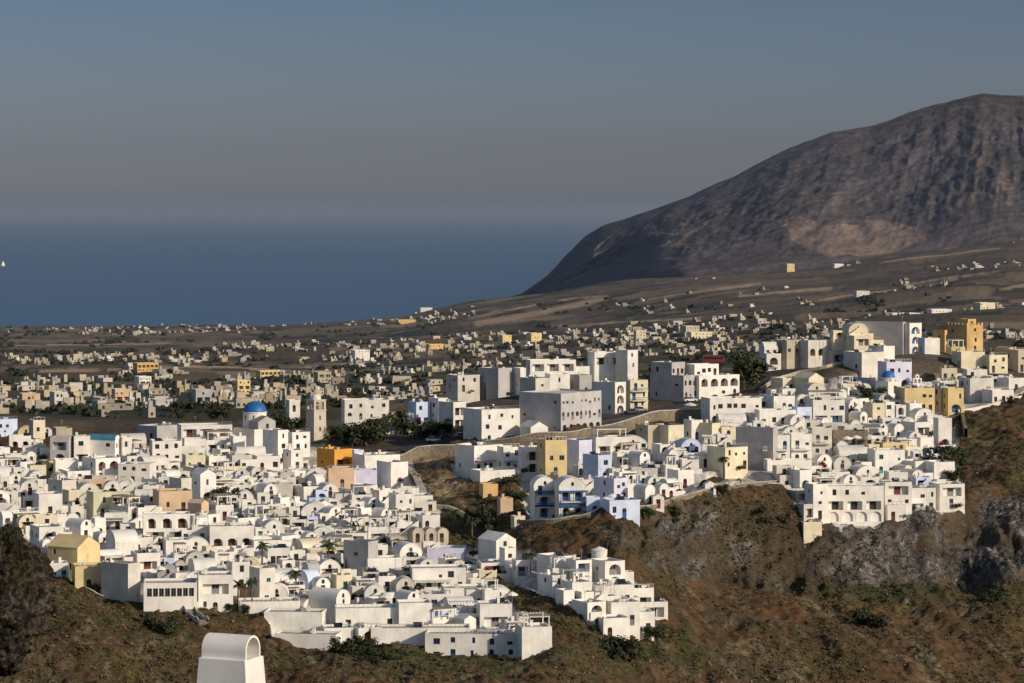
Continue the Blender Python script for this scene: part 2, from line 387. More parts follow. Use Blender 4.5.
# ravines slanting down the face
slant = XX + (1 - T) * 260
rv = ridged(slant / 210, T * 1.1 + 3, 5, .6)
rv2 = ridged(slant / 80 + 11, T * 2.2, 4, .6)
rv3 = ridged(slant / 34 + 5, T * 5, 4, .6)
env = np.clip(np.sin(np.clip(T, 0, 1) * math.pi) + .1, 0, 1)
str_r = .35 + .5 * sstep(860, 960, PXM) + .25 * sstep(740, 640, PXM)
MY = MY - env * str_r * (rv * 115 + rv2 * 40 + rv3 * 20)
big = fbm(XX / 500, T * 2, 3)
MY = MY - env * big * 160
XM = (mx_[None] - CX) / F * MY
MZ = H - (MP - HY) * MY / F
MZ = MZ + fbm(XX / 40, T * 20, 4) * 7 * (.4 + env)
mc = np.zeros(XM.shape + (3,)) + np.array([.092, .078, .080])
mc = lerp3(mc, [.06, .056, .046], sstep(-.2, .5, fbm(XX / 300, T * 4, 5)) * .6)
mc = lerp3(mc, [.22, .165, .125], sstep(.35, .9, rv * .6 + rv2 * .4 + rv3 * .35) * env * str_r * .75)
mc = mc * (1 + .22 * fbm(XX / 28, T * 26, 4) + .10 * np.sin(T * 150 + fbm(XX / 200, T * 4, 3) * 9))[..., None]
q = inpoly(PXM + fbm(XX / 60, T * 9, 3) * 12, MP + fbm(XX / 50 + 4, T * 7, 3) * 5, [(785,225),(800,220),(830,224),(880,222),(920,226),(924,240),(880,254),(828,258),(806,248),(790,238)]).astype(float)
mc = lerp3(mc, [.235, .172, .13], q * (.7 + .3 * fbm(XX / 25, T * 6, 3)))
q = np.exp(-((PXM - 672 + (MP - 240) * .35) / 8) ** 2 - ((MP - 238) / 22) ** 2)
mc = lerp3(mc, [.34, .25, .17], np.clip(q * (1 + rv2), 0, 1) * .7)
mc = lerp3(mc, [.04, .042, .036], sstep(700, 600, PXM) * .45)  # shade of the left flank darkened into the rock colour
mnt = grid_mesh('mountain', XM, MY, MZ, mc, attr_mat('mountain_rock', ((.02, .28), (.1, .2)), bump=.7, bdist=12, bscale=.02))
tag(mnt, 'broad rocky mountain with pale quarry scar rising above the plain', 'mountain', kind='structure')

# ------------------------------------------------------------------ sea
m, t, b = nt('sea_water')
b.inputs['Base Color'].default_value = (.006, .042, .10, 1)
b.inputs['Roughness'].default_value = .35
b.inputs['Specular IOR Level'].default_value = .35
N, L = t.nodes, t.links
g = N.new('ShaderNodeNewGeometry')
mpg = N.new('ShaderNodeMapping'); mpg.inputs['Scale'].default_value = (.25, 1, 1); L.new(g.outputs['Position'], mpg.inputs[0])
n = N.new('ShaderNodeTexNoise'); n.inputs['Scale'].default_value = .03; n.inputs['Detail'].default_value = 6
L.new(mpg.outputs[0], n.inputs['Vector'])
bp = N.new('ShaderNodeBump'); bp.inputs['Strength'].default_value = .6; bp.inputs['Distance'].default_value = 3
L.new(n.outputs['Fac'], bp.inputs['Height']); L.new(bp.outputs[0], b.inputs['Normal'])
me = bpy.data.meshes.new('sea'); S = 200000
me.from_pydata([(-S, 500, 0), (S, 500, 0), (S, S, 0), (-S, S, 0)], [], [(0, 1, 2, 3)])
me.materials.append(m)
sea = link(bpy.data.objects.new('sea', me)); tag(sea, 'calm dark blue sea fading into haze', 'sea', kind='structure')

# ------------------------------------------------------------------ haze: a real volume of thin dusty air
USE_HAZE = True
if USE_HAZE:
    m = bpy.data.materials.new('dusty_air'); m.use_nodes = True
    t = m.node_tree; t.nodes.clear()
    out = t.nodes.new('ShaderNodeOutputMaterial')
    vs = t.nodes.new('ShaderNodeVolumeScatter'); vs.inputs['Color'].default_value = (.074, .096, .150, 1)
    vs.inputs['Density'].default_value = 8e-5; vs.inputs['Anisotropy'].default_value = 0.0
    va = t.nodes.new('ShaderNodeVolumeAbsorption'); va.inputs['Color'].default_value = (.5, .5, .5, 1); va.inputs['Density'].default_value = 2e-5
    ad = t.nodes.new('ShaderNodeAddShader')
    t.links.new(vs.outputs[0], ad.inputs[0]); t.links.new(va.outputs[0], ad.inputs[1])
    t.links.new(ad.outputs[0], out.inputs['Volume'])
    me = bpy.data.meshes.new('haze')
    x, y0, y1, z0, z1 = 60000, 1050, 120000, -90, 430
    me.from_pydata([(-x, y0, z0), (x, y0, z0), (x, y1, z0), (-x, y1, z0), (-x, y0, z1), (x, y0, z1), (x, y1, z1), (-x, y1, z1)], [],
                   [(0, 3, 2, 1), (4, 5, 6, 7), (0, 1, 5, 4), (1, 2, 6, 5), (2, 3, 7, 6), (3, 0, 4, 7)])
    me.materials.append(m)
    hz = link(bpy.data.objects.new('haze', me)); tag(hz, 'thin dusty haze over the plain and the sea', 'haze', kind='structure')

# ------------------------------------------------------------------ light and camera
SUN_EL, SUN_AZ = R(21), R(55)      # azimuth measured from the direction behind the camera toward the right
sd = Vector((math.sin(SUN_AZ) * math.cos(SUN_EL), -math.cos(SUN_AZ) * math.cos(SUN_EL), math.sin(SUN_EL)))
ld = bpy.data.lights.new('sun', 'SUN'); ld.energy = 3.7; ld.angle = R(.55); ld.color = (1, .87, .70)
lo = link(bpy.data.objects.new('sun', ld)); lo.rotation_euler = (-sd).to_track_quat('-Z', 'Y').to_euler()
w = bpy.data.worlds.new('World'); scene.world = w; w.use_nodes = True
t = w.node_tree; bg = t.nodes['Background']
sky = t.nodes.new('ShaderNodeTexSky'); sky.sky_type = 'NISHITA'; sky.sun_disc = False
sky.sun_elevation = SUN_EL; sky.sun_rotation = math.atan2(sd.x, sd.y)
sky.dust_density = 1.5; sky.air_density = 1.0; sky.altitude = 250
# low in the sky the dust veil is duller and faintly mauve
tc = t.nodes.new('ShaderNodeTexCoord'); sx = t.nodes.new('ShaderNodeSeparateXYZ'); t.links.new(tc.outputs['Generated'], sx.inputs[0])
cr = t.nodes.new('ShaderNodeValToRGB'); e = cr.color_ramp.elements
e[0].position = 0.0; e[0].color = (.56, .60, .86, 1)
e[1].position = .30; e[1].color = (1, 1, 1, 1)
k = cr.color_ramp.elements.new(.009); k.color = (.54, .60, .90, 1)
k = cr.color_ramp.elements.new(.022); k.color = (.43, .48, .76, 1)
k = cr.color_ramp.elements.new(.075); k.color = (.30, .37, .57, 1)
t.links.new(sx.outputs['Z'], cr.inputs[0])
mu = t.nodes.new('ShaderNodeMix'); mu.data_type = 'RGBA'; mu.blend_type = 'MULTIPLY'; mu.inputs['Factor'].default_value = 1
t.links.new(sky.outputs[0], mu.inputs['A']); t.links.new(cr.outputs[0], mu.inputs['B']); t.links.new(mu.outputs['Result'], bg.inputs['Color'])
bg.inputs['Strength'].default_value = .10

cd = bpy.data.cameras.new('camera'); cam = link(bpy.data.objects.new('camera', cd))
cam.location = (0, 0, H); cam.rotation_euler = (R(90), 0, 0)
cd.sensor_width = 36; cd.lens = 36 * F / 1024; cd.clip_start = 1; cd.clip_end = 400000
cd.shift_y = -(341.5 - HY) / 1024
scene.camera = cam
scene.render.resolution_x = 1024; scene.render.resolution_y = 683
scene.view_settings.view_transform = 'Standard'; scene.view_settings.look = 'None'; scene.view_settings.exposure = 0
# ================================================================== building kit
WHITE = paint('whitewash', (.80, .765, .70), var=.10, stain=.32, rand=.06)
WHITE2 = paint('whitewash_old', (.66, .62, .55), var=.1, stain=.35, rand=.08)
CREAM = paint('cream_plaster', (.74, .66, .48), stain=.2)
YEL = paint('yellow_plaster', (.70, .55, .29), stain=.15)
ORANGE = paint('orange_plaster', (.72, .36, .07), stain=.1)
OCHRE = paint('ochre_plaster', (.66, .44, .19), stain=.25)
PEACH = paint('peach_plaster', (.66, .47, .31), stain=.2)
TAN = paint('tan_plaster', (.50, .44, .34), stain=.3)
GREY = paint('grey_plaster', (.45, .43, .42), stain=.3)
LBLUE = paint('pale_blue_plaster', (.60, .67, .82), stain=.12)
LILAC = paint('lilac_plaster', (.68, .67, .80), stain=.12)
PGREEN = paint('pale_green_plaster', (.60, .58, .40), stain=.25)
CONC = paint('roof_screed', (.38, .35, .30), var=.25, scale=.5, stain=.4, rand=.2)
CONCL = paint('light_roof_screed', (.58, .54, .48), var=.2, scale=.5, stain=.35, rand=.15)
TEAL = paint('teal_roof_paint', (.07, .26, .38), var=.1)
DOMEB = paint('dome_blue_paint', (.02, .13, .36), rough=.5, var=.05, spec=.4)
BLUEP = paint('blue_woodwork', (.03, .12, .30), rough=.6)
TURQ = paint('turquoise_woodwork', (.08, .40, .50), rough=.6)
BROWNP = paint('brown_woodwork', (.12, .055, .03), rough=.6)
REDP = paint('red_woodwork', (.19, .04, .035), rough=.6)
GREYP = paint('grey_woodwork', (.22, .22, .22), rough=.6)
DARKW = paint('dark_woodwork', (.05, .045, .042), rough=.6)
PLANTG = paint('pot_plant', (.05, .07, .025), var=.3, scale=4)
REED = paint('reed_shade', (.33, .27, .18), var=.3, scale=3)
STONE = stone('tower_stone', (.44, .39, .31), (.56, .50, .41), .8, bump=.3)
RUBBLE = stone('rubble_stone', (.10, .08, .06), (.22, .17, .125), .6)
RUBBLE2 = stone('dry_stone', (.11, .09, .065), (.27, .215, .15), .6)
CASTLE = paint('castle_plaster', (.60, .40, .18), var=.15, stain=.2)
METAL = paint('painted_metal', (.30, .30, .32), rough=.5)
m, t, b = nt('window_glass'); b.inputs['Base Color'].default_value = (.02, .024, .03, 1); b.inputs['Roughness'].default_value = .15
GLASS = m
DARKIN = paint('dark_interior', (.035, .03, .028))
CANVAS = paint('canvas', (.80, .77, .70))
CANVASD = paint('dark_canvas', (.03, .03, .04))
POOLM, t, b = nt('pool_water'); b.inputs['Base Color'].default_value = (.12, .42, .55, 1); b.inputs['Roughness'].default_value = .1
COLN = {'white': WHITE, 'old': WHITE2, 'cream': CREAM, 'yellow': YEL, 'orange': ORANGE, 'ochre': OCHRE, 'peach': PEACH, 'tan': TAN,
        'grey': GREY, 'blue': LBLUE, 'lilac': LILAC, 'green': PGREEN, 'stone': STONE, 'castle': CASTLE, 'rubble': RUBBLE, 'dry': RUBBLE2}

class MB:
    def __init__(s): s.v = []; s.f = []; s.m = []
    def face(s, pts, mi=0):
        k = len(s.v); s.v += [tuple(p) for p in pts]; s.f.append(tuple(range(k, k + len(pts)))); s.m.append(mi)
    def box(s, x0, x1, y0, y1, z0, z1, mi=0, bottom=True):
        k = len(s.v)
        s.v += [(x0,y0,z0),(x1,y0,z0),(x1,y1,z0),(x0,y1,z0),(x0,y0,z1),(x1,y0,z1),(x1,y1,z1),(x0,y1,z1)]
        fs = [(4,5,6,7),(0,1,5,4),(1,2,6,5),(2,3,7,6),(3,0,4,7)] + ([(3,2,1,0)] if bottom else [])
        for f in fs: s.f.append(tuple(k + i for i in f)); s.m.append(mi)
    def cyl(s, cx, cy, z0, z1, r0, r1=None, n=12, mi=0, cap=True):
        r1 = r0 if r1 is None else r1; k = len(s.v)
        for z, r in ((z0, r0), (z1, r1)):
            for i in range(n):
                a = 2 * math.pi * i / n; s.v.append((cx + r * math.cos(a), cy + r * math.sin(a), z))
        for i in range(n):
            j = (i + 1) % n; s.f.append((k + i, k + j, k + n + j, k + n + i)); s.m.append(mi)
        if cap: s.f.append(tuple(k + n + i for i in range(n))); s.m.append(mi)
    def lathe(s, prof, cx=0, cy=0, n=20, mi=0):
        k = len(s.v)
        for r, z in prof:
            for i in range(n):
                a = 2 * math.pi * i / n; s.v.append((cx + r * math.cos(a), cy + r * math.sin(a), z))
        for p in range(len(prof) - 1):
            for i in range(n):
                j = (i + 1) % n; s.f.append((k + p*n + i, k + p*n + j, k + (p+1)*n + j, k + (p+1)*n + i)); s.m.append(mi)
    def tube(s, a, b, r0, r1, n=6, mi=0):
        a = Vector(a); b = Vector(b); d = (b - a).normalized()
        u = d.orthogonal().normalized(); w_ = d.cross(u); k = len(s.v)
        for p, r in ((a, r0), (b, r1)):
            for i in range(n):
                t_ = 2 * math.pi * i / n; s.v.append(tuple(p + (u * math.cos(t_) + w_ * math.sin(t_)) * r))
        for i in range(n):
            j = (i + 1) % n; s.f.append((k + i, k + j, k + n + j, k + n + i)); s.m.append(mi)
    def mesh(s, name, mats, smooth_=False):
        me = bpy.data.meshes.new(name); me.from_pydata(s.v, [], s.f)
        for x in (mats if isinstance(mats, (list, tuple)) else [mats]): me.materials.append(x)
        me.polygons.foreach_set('material_index', s.m)
        if smooth_: me.polygons.foreach_set('use_smooth', [True] * len(me.polygons))
        me.update(); return me
    def build(s, name, mats, parent=None, smooth_=False):
        return link(bpy.data.objects.new(name, s.mesh(name, mats, smooth_)), parent)

def hole(kind, x, z, w_, h_):
    """outline of an opening in the plane of a wall, counter-clockwise"""
    if kind == 'arch':
        r = w_ / 2; zs = z + h_ - r * .92
        pts = [(x - r, z), (x + r, z)]
        for i in range(9):
            a = math.pi * i / 8; pts.append((x + r * math.cos(a), zs + r * .92 * math.sin(a)))
        return pts
    return [(x - w_/2, z), (x + w_/2, z), (x + w_/2, z + h_), (x - w_/2, z + h_)]

def panel(mb, O, U, Nn, outline, holes, mi=0):
    """wall face with real openings; holes: list of (outline, depth, closed_back)"""
    O = Vector(O); U = Vector(U); Nn = Vector(Nn)
    P3 = lambda p, d=0: O + U * p[0] + Vector((0, 0, p[1])) - Nn * d
    loops = [[Vector((p[0], p[1], 0)) for p in outline]] + [[Vector((p[0], p[1], 0)) for p in hh[0]] for hh in holes]
    flat = [p for l in loops for p in l]
    for tr in tessellate_polygon(loops):
        a, b_, c_ = (flat[i] for i in tr)
        if (b_ - a).cross(c_ - a).z < 0: a, c_ = c_, a
        k = len(mb.v); mb.v += [tuple(P3(p)) for p in (a, b_, c_)]; mb.f.append((k, k+1, k+2)); mb.m.append(mi)
    for pts, dep, back in holes:
        n = len(pts)
        for i in range(n):
            p, q_ = pts[i], pts[(i + 1) % n]
            mb.face([P3(p), P3(q_), P3(q_, dep), P3(p, dep)], mi)
        if back: mb.face([P3(p, dep) for p in pts], mi)

WIN = {}
def win_mesh(kind, w_, h_, wood, door=False):
    """window or door leaf with frame and glazing bars; one mesh shared by every copy"""
    key = (kind, round(w_, 1), round(h_, 1), wood.name, door)
    if key in WIN: return WIN[key]
    mb = MB(); pts = hole(kind, 0, 0, w_, h_)
    mb.face([(p[0], .04, p[1]) for p in pts], 1)
    f = .09
    if door:
        mb.box(-w_/2 + .03, w_/2 - .03, -.0, .035, 0, h_ * .55, 0)
    mb.box(-w_/2, -w_/2 + f, -.03, .03, 0, h_, 0); mb.box(w_/2 - f, w_/2, -.03, .03, 0, h_, 0)
    if kind != 'arch': mb.box(-w_/2 + f, w_/2 - f, -.03, .03, h_ - f, h_, 0)
    mb.box(-w_/2 + f, w_/2 - f, -.03, .03, 0, f, 0)
    mb.box(-.03, .03, -.02, .032, f, h_ - (f if kind != 'arch' else .1), 0)
    me = mb.mesh('door' if door else 'window', [wood, GLASS])
    WIN[key] = me; return me

def put_opening(root, mb_holes, face, kind, x, z, w_, h_, dep, wood, door, O, U, Nn, name=None):
    mb_holes.append((hole(kind, x, z, w_, h_), dep, True))
    O = Vector(O); U = Vector(U); Nn = Vector(Nn)
    o = bpy.data.objects.new(name or ('door' if door else 'window'), win_mesh(kind, w_, h_, wood, door))
    p = O + U * x - Nn * (dep - .06)
    o.location = (p.x, p.y, z + .003); o.rotation_euler = (0, 0, math.atan2(U.y, U.x))
    link(o, root); return o

def storey_openings(rnd, w_, z0, style, first, tall=2.9):
    """list of openings along one storey: (kind, x, z, w, h, depth, door, name)"""
    res = []
    if style == 'plain': return res
    if style == 'arcade':
        n = max(1, int(w_ / 2.7)); st = w_ / n
        for i in range(n):
            if n > 2 and rnd.random() < .18: res.append(('rect', -w_/2 + st * (i + .5), z0 + .9, .8, 1.1, .2, False, None))
            else: res.append(('arch', -w_/2 + st * (i + .5), z0 + .12, st * rnd.uniform(.58, .76), 2.25, 1.1, True, 'arch'))
        return res
    if style == 'blind':
        n = max(1, int(w_ / 3.0)); st = w_ / n
        for i in range(n): res.append(('arch', -w_/2 + st * (i + .5), z0 + .1, st * .74, 2.5, .5, False, 'blind'))
        return res
    if style == 'loggia':
        n = max(1, int(w_ / 3.4)); st = w_ / n
        for i in range(n): res.append(('rect', -w_/2 + st * (i + .5), z0 + .15, st * .78, 2.1, 1.2, True, 'loggia'))
        return res
    if style == 'ribbon':
        n = max(2, int(w_ / 1.25)); st = (w_ - .8) / n
        for i in range(n): res.append(('rect', -w_/2 + .4 + st * (i + .5), z0 + .5, st * .84, 1.7, .15, False, None))
        return res
    sp = 1.95 if style != 'sparse' else 3.3
    n = max(1, int(w_ / sp)); st = w_ / n; dr = rnd.randrange(n) if first else -1
    for i in range(n):
        x = -w_/2 + st * (i + .5) + rnd.uniform(-.35, .35)
        if i == dr or (style == 'balcony' and i % 2 == 0):
            res.append(('arch' if rnd.random() < .3 else 'rect', x, z0 + .08, 1.0, 2.15, .25, True, None))
        elif rnd.random() < .74:
            res.append(('arch' if rnd.random() < .12 else 'rect', x, z0 + rnd.choice([.7, .95, 1.05, 1.2]), rnd.choice([.6, .7, .9, .9, 1.1, 1.3]), rnd.choice([.7, .9, 1.2, 1.2, 1.4]), .2, False, None))
    return res

def volume(root, w_, d, h_, col, rnd, style='win', roof='flat', wood=BROWNP, z0=0.0, base=6.0, oy=0.0, ox=0.0, side='win', par=.45, part='wall', roofmat=None, top_style=None, storeys=None, backbase=True):
    """one block of a house: walls with openings, roof, windows and doors as parts"""
    st = storeys or max(1, int(round(h_ / 3.1))); sh = h_ / st
    mb = MB(); zt = z0 + h_ + (par if roof == 'flat' else 0)
    zb = z0 - base
    wd = []
    x0, x1, y0, y1 = ox - w_/2, ox + w_/2, oy - d/2, oy + d/2
    vault = roof in ('vault', 'vaultx')
    # front
    holes = []; O = (ox, y0, 0); U = (1, 0, 0); Nn = (0, -1, 0)
    for s_ in range(st):
        sty = style if isinstance(style, str) else style[min(s_, len(style) - 1)]
        for k, x, z, ww, hh, dep, dr, nm in storey_openings(rnd, w_ - .3, z0 + s_ * sh, sty, s_ == 0):
            hh = min(hh, sh - (z - z0 - s_ * sh) - .22)
            if nm == 'blind': holes.append((hole(k, x, z, ww, hh), .45, True))
            elif nm in ('arch', 'loggia') and d > 2.2:
                holes.append((hole(k, x, z, ww, hh), min(dep, d - .8), True))
                dd = min(dep, d - .8) - .06
                o = bpy.data.objects.new('door', win_mesh('rect', min(1.5, ww * .62), min(2.0, hh - .2), wood, True))
                o.location = (ox + x, y0 + dd, z + .003); link(o, root)
            else: wd.append(put_opening(root, holes, 0, k, x, z, ww, hh, .2, wood, dr, O, U, Nn))
    vr = w_ / 2; vh = min(vr, 2.4) if vault else 0
    if roof == 'vault':
        hw = zt - .0
        out = [(-vr, zb), (vr, zb)] + [(vr * math.cos(math.pi * i / 12), hw - vh * .35 + vh * math.sin(math.pi * i / 12)) for i in range(13)]
    else: out = [(-vr, zb), (vr, zb), (vr, zt), (-vr, zt)]
    if roof == 'vault' and w_ > 3:
        put_opening(root, holes, 0, 'arch', 0, zt - vh * .35 + vh * .25, .7, .9, .18, wood, False, O, U, Nn)
        holes = [q_ for q_ in holes if True]
    # drop openings that overlap the lunette window
    if roof == 'gable': out = [(-vr, zb), (vr, zb), (vr, zt), (0, zt + w_ * .28), (-vr, zt)]
    panel(mb, O, U, Nn, out, holes)
    # left and right
    for sgn in (-1, 1):
        O2 = (x0 if sgn < 0 else x1, oy, 0); U2 = (0, -1, 0) if sgn < 0 else (0, 1, 0); N2 = (sgn, 0, 0)
        hs_ = []
        hh_side = (zt - vh * .35) if roof == 'vault' else zt
        if side != 'plain' and d > 3:
            for s_ in range(st):
                for k, x, z, ww, hh, dep, dr, nm in storey_openings(rnd, d - .8, z0 + s_ * sh, 'sparse' if side == 'win' else side, False):
                    if rnd.random() < .5 and z + hh < hh_side - .15: put_opening(root, hs_, 0, k, x, z, ww, min(hh, sh - (z - z0 - s_*sh) - .25), .2, wood, dr, O2, U2, N2)
        if roof == 'vaultx':
            dr2 = d / 2; out2 = [(-dr2, zb), (dr2, zb)] + [(dr2 * math.cos(math.pi * i / 12), zt - .6 + min(dr2, 2.4) * math.sin(math.pi * i / 12)) for i in range(13)]
        else: out2 = [(-d/2, zb), (d/2, zb), (d/2, hh_side), (-d/2, hh_side)]
        panel(mb, O2, U2, N2, out2, hs_)
    panel(mb, (ox, y1, 0), (-1, 0, 0), (0, 1, 0), out, [])
    pt = .22
    if roof == 'flat':
        zr = z0 + h_
        i0, i1, j0, j1 = x0 + pt, x1 - pt, y0 + pt, y1 - pt
        for a_, b_ in (((x0,y0),(x1,y0)), ((x1,y0),(x1,y1)), ((x1,y1),(x0,y1)), ((x0,y1),(x0,y0))):
            ia = (i0 if a_[0] == x0 else i1, j0 if a_[1] == y0 else j1); ib = (i0 if b_[0] == x0 else i1, j0 if b_[1] == y0 else j1)
            mb.face([(*a_, zt), (*b_, zt), (*ib, zt), (*ia, zt)]); mb.face([(*ia, zt), (*ib, zt), (*ib, zr), (*ia, zr)])
        wall = mb.build(part, col, root)
        rb_ = MB(); rb_.face([(i0, j0, zr), (i1, j0, zr), (i1, j1, zr), (i0, j1, zr)])
        if w_ > 4 and d > 4 and rnd.random() < .35:
            rx, ry = rnd.uniform(i0 + 1, i1 - 1.4), rnd.uniform(j0 + .8, j1 - 1.2)
            rb_.box(rx, rx + .9, ry, ry + .7, zr + .002, zr + .7)
        rb_.build('roof', roofmat or rnd.choice([CONC, CONCL, CONCL]), root)
    elif roof == 'vault':
        wall = mb.build(part, col, root)
        rb_ = MB(); n = 14; e_ = .10
        for i in range(n):
            a0, a1 = math.pi * i / n, math.pi * (i + 1) / n
            p = [(ox + (vr + e_) * math.cos(a), zt - vh * .35 + (vh + e_) * math.sin(a)) for a in (a0, a1)]
            rb_.face([(p[0][0], y0 - .06, p[0][1]), (p[0][0], y1 + .06, p[0][1]), (p[1][0], y1 + .06, p[1][1]), (p[1][0], y0 - .06, p[1][1])])
            qd = [(ox + (vr - .02) * math.cos(a), zt - vh * .35 + (vh - .02) * math.sin(a)) for a in (a0, a1)]
            for yy_ in (y0 - .06, y1 + .06):
                rb_.face([(p[0][0], yy_, p[0][1]), (p[1][0], yy_, p[1][1]), (qd[1][0], yy_, qd[1][1]), (qd[0][0], yy_, qd[0][1])])
        rb_.build('vault_roof', roofmat or col, root, True)
    elif roof == 'vaultx':
        wall = mb.build(part, col, root)
        rb_ = MB(); n = 14; dr2 = d/2 + .1; vh2 = min(d/2, 2.4) + .1
        for i in range(n):
            a0, a1 = math.pi * i / n, math.pi * (i + 1) / n
            p = [(oy + dr2 * math.cos(a), zt - .6 + vh2 * math.sin(a)) for a in (a0, a1)]
            rb_.face([(x0 - .05, p[0][0], p[0][1]), (x1 + .05, p[0][0], p[0][1]), (x1 + .05, p[1][0], p[1][1]), (x0 - .05, p[1][0], p[1][1])])
        rb_.build('vault_roof', roofmat or col, root, True)
    elif roof == 'gable':
        wall = mb.build(part, col, root)
        rb_ = MB(); e_ = .15; hr = w_ * .28
        for sg in (-1, 1):
            a = (ox + sg * (vr + e_), zt - e_ * .5 + .03); c_ = (ox, zt + hr + .08)
            rb_.face([(a[0], y0 - e_, a[1]), (a[0], y1 + e_, a[1]), (c_[0], y1 + e_, c_[1]), (c_[0], y0 - e_, c_[1])])
        rb_.build('roof', roofmat or col, root)
    return wall, zt

def add_chimney(root, x, y, z, col):
    mb = MB(); mb.box(x - .28, x + .28, y - .28, y + .28, z - .5, z + .95); mb.box(x - .36, x + .36, y - .36, y + .36, z + .953, z + 1.05)
    mb.build('chimney', col, root)
def add_terrace(root, w_, d, dep, col, rnd, drop=3.2, openings=True, ox=0):
    """walled terrace in front, with rooms under it"""
    mb = MB(); y1 = -d/2 - .004; y0 = y1 - dep; x0, x1 = ox - w_/2, ox + w_/2; holes = []
    if openings:
        for k, x, z, ww, hh, dp, dr, nm in storey_openings(rnd, w_ - .6, -2.75, rnd.choice(['win', 'win', 'sparse', 'arcade']), True):
            put_opening(root, holes, 0, k, x, z, ww, min(hh, 2.3), .25, rnd.choice([BROWNP, BLUEP, GREYP, BROWNP]), dr, (ox, y0, 0), (1, 0, 0), (0, -1, 0))
    ph = rnd.choice([.5, .9, .9])
    panel(mb, (ox, y0, 0), (1, 0, 0), (0, -1, 0), [(-w_/2, -drop - 5), (w_/2, -drop - 5), (w_/2, ph), (-w_/2, ph)], holes)
    for xx, sg in ((x0, -1), (x1, 1)):
        a, b_ = (y1, y0) if sg < 0 else (y0, y1)
        mb.face([(xx, a, -drop - 5), (xx, b_, -drop - 5), (xx, b_, ph), (xx, a, ph)])
        mb.face([(xx - sg*.2, a, 0), (xx - sg*.2, b_ + (.2 if sg < 0 else 0), 0), (xx - sg*.2, b_ + (.2 if sg < 0 else 0), ph), (xx - sg*.2, a, ph)])
        mb.face([(xx, y0, ph), (xx, y1, ph), (xx - sg*.2, y1, ph), (xx - sg*.2, y0, ph)])
    mb.face([(x0+.2, y0, ph), (x1-.2, y0, ph), (x1-.2, y0 + .2, ph), (x0+.2, y0 + .2, ph)])
    mb.face([(x0+.2, y0 + .2, 0), (x1-.2, y0 + .2, 0), (x1-.2, y0 + .2, ph), (x0+.2, y0 + .2, ph)])
    t_ = mb.build('terrace', col, root)
    fb = MB(); fb.face([(x0+.2, y0+.2, 0), (x1-.2, y0+.2, 0), (x1-.2, y1, 0), (x0+.2, y1, 0)]); fb.build('floor', CONCL, t_)
    for _ in range(rnd.choice([0, 1, 2, 3])):
        q_ = MB(); x_ = rnd.uniform(x0 + .7, x1 - .7); y_ = rnd.uniform(y0 + .6, y1 - .5)
        if rnd.random() < .5: q_.box(x_ - .3, x_ + .3, y_ - .3, y_ + .3, .01, .42); q_.box(x_ - .3, x_ + .3, y_ + .22, y_ + .3, .423, .9); q_.build('chair', rnd.choice([BROWNP, CANVAS, DARKW]), root)
        else: q_.cyl(x_, y_, .01, .5, .22, .32, 8, cap=False); q_.lathe([(.32, .5), (.45, .8), (.3, 1.15), (.03, 1.3)], x_, y_, 8, 1); q_.build('planter', [PEACH, PLANTG], root)
    return y0
def add_pergola(root, x0, x1, y0, y1, z, col=WHITE, cover=None):
    mb = MB()
    for x in (x0, x1):
        for y in (y0, y1): mb.box(x - .1, x + .1, y - .1, y + .1, z, z + 2.3)
    mb.box(x0 - .2, x1 + .2, y0 - .12, y0 + .12, z + 2.303, z + 2.5); mb.box(x0 - .2, x1 + .2, y1 - .12, y1 + .12, z + 2.303, z + 2.5)
    n = max(2, int((x1 - x0) / .6))
    for i in range(n + 1):
        x = x0 + (x1 - x0) * i / n; mb.box(x - .05, x + .05, y0 - .3, y1 + .3, z + 2.503, z + 2.62)
    p = mb.build('pergola', col, root)
    if cover:
        c_ = MB(); c_.box(x0 - .25, x1 + .25, y0 - .3, y1 + .3, z + 2.623, z + 2.7); c_.build('shade', cover, p)
def add_stair(root, x0, y, z0, z1, col, wd_=1.1, dirn=1):
    """outside stair climbing along the front"""
    mb = MB(); n = max(3, int((z1 - z0) / .19)); st = .28
    for i in range(n):
        xa = x0 + dirn * i * st; mb.box(min(xa, xa + dirn*st), max(xa, xa + dirn*st) , y - wd_, y - .004, z0 - 4, z0 + (i + 1) * (z1 - z0) / n)
    mb.face([(x0, y - wd_ - .003, z0 - 4), (x0 + dirn*n*st, y - wd_ - .003, z0 - 4), (x0 + dirn*n*st, y - wd_ - .003, z1 + .8), (x0, y - wd_ - .003, z0 + .9)])
    mb.build('stair', col, root)
def add_balcony(root, x0, x1, y, z, col, rail=WHITE, posts=False):
    mb = MB(); mb.box(x0, x1, y - 1.2, y - .004, z - .14, z); b_ = mb.build('balcony', col, root)
    rb_ = MB(); rb_.box(x0, x1, y - 1.2, y - 1.12, z + .85, z + .95)
    n = int((x1 - x0) / .3)
    for i in range(n + 1):
        x = x0 + (x1 - x0 - .06) * i / n; rb_.box(x, x + .05, y - 1.18, y - 1.13, z + .003, z + .85)
    rb_.build('railing', rail, b_)
    if posts:
        pm = MB()
        for x in (x0 + .1, x1 - .1): pm.box(x - .1, x + .1, y - 1.1, y - .9, z - 3, z - .143)
        pm.build('post', col, b_)

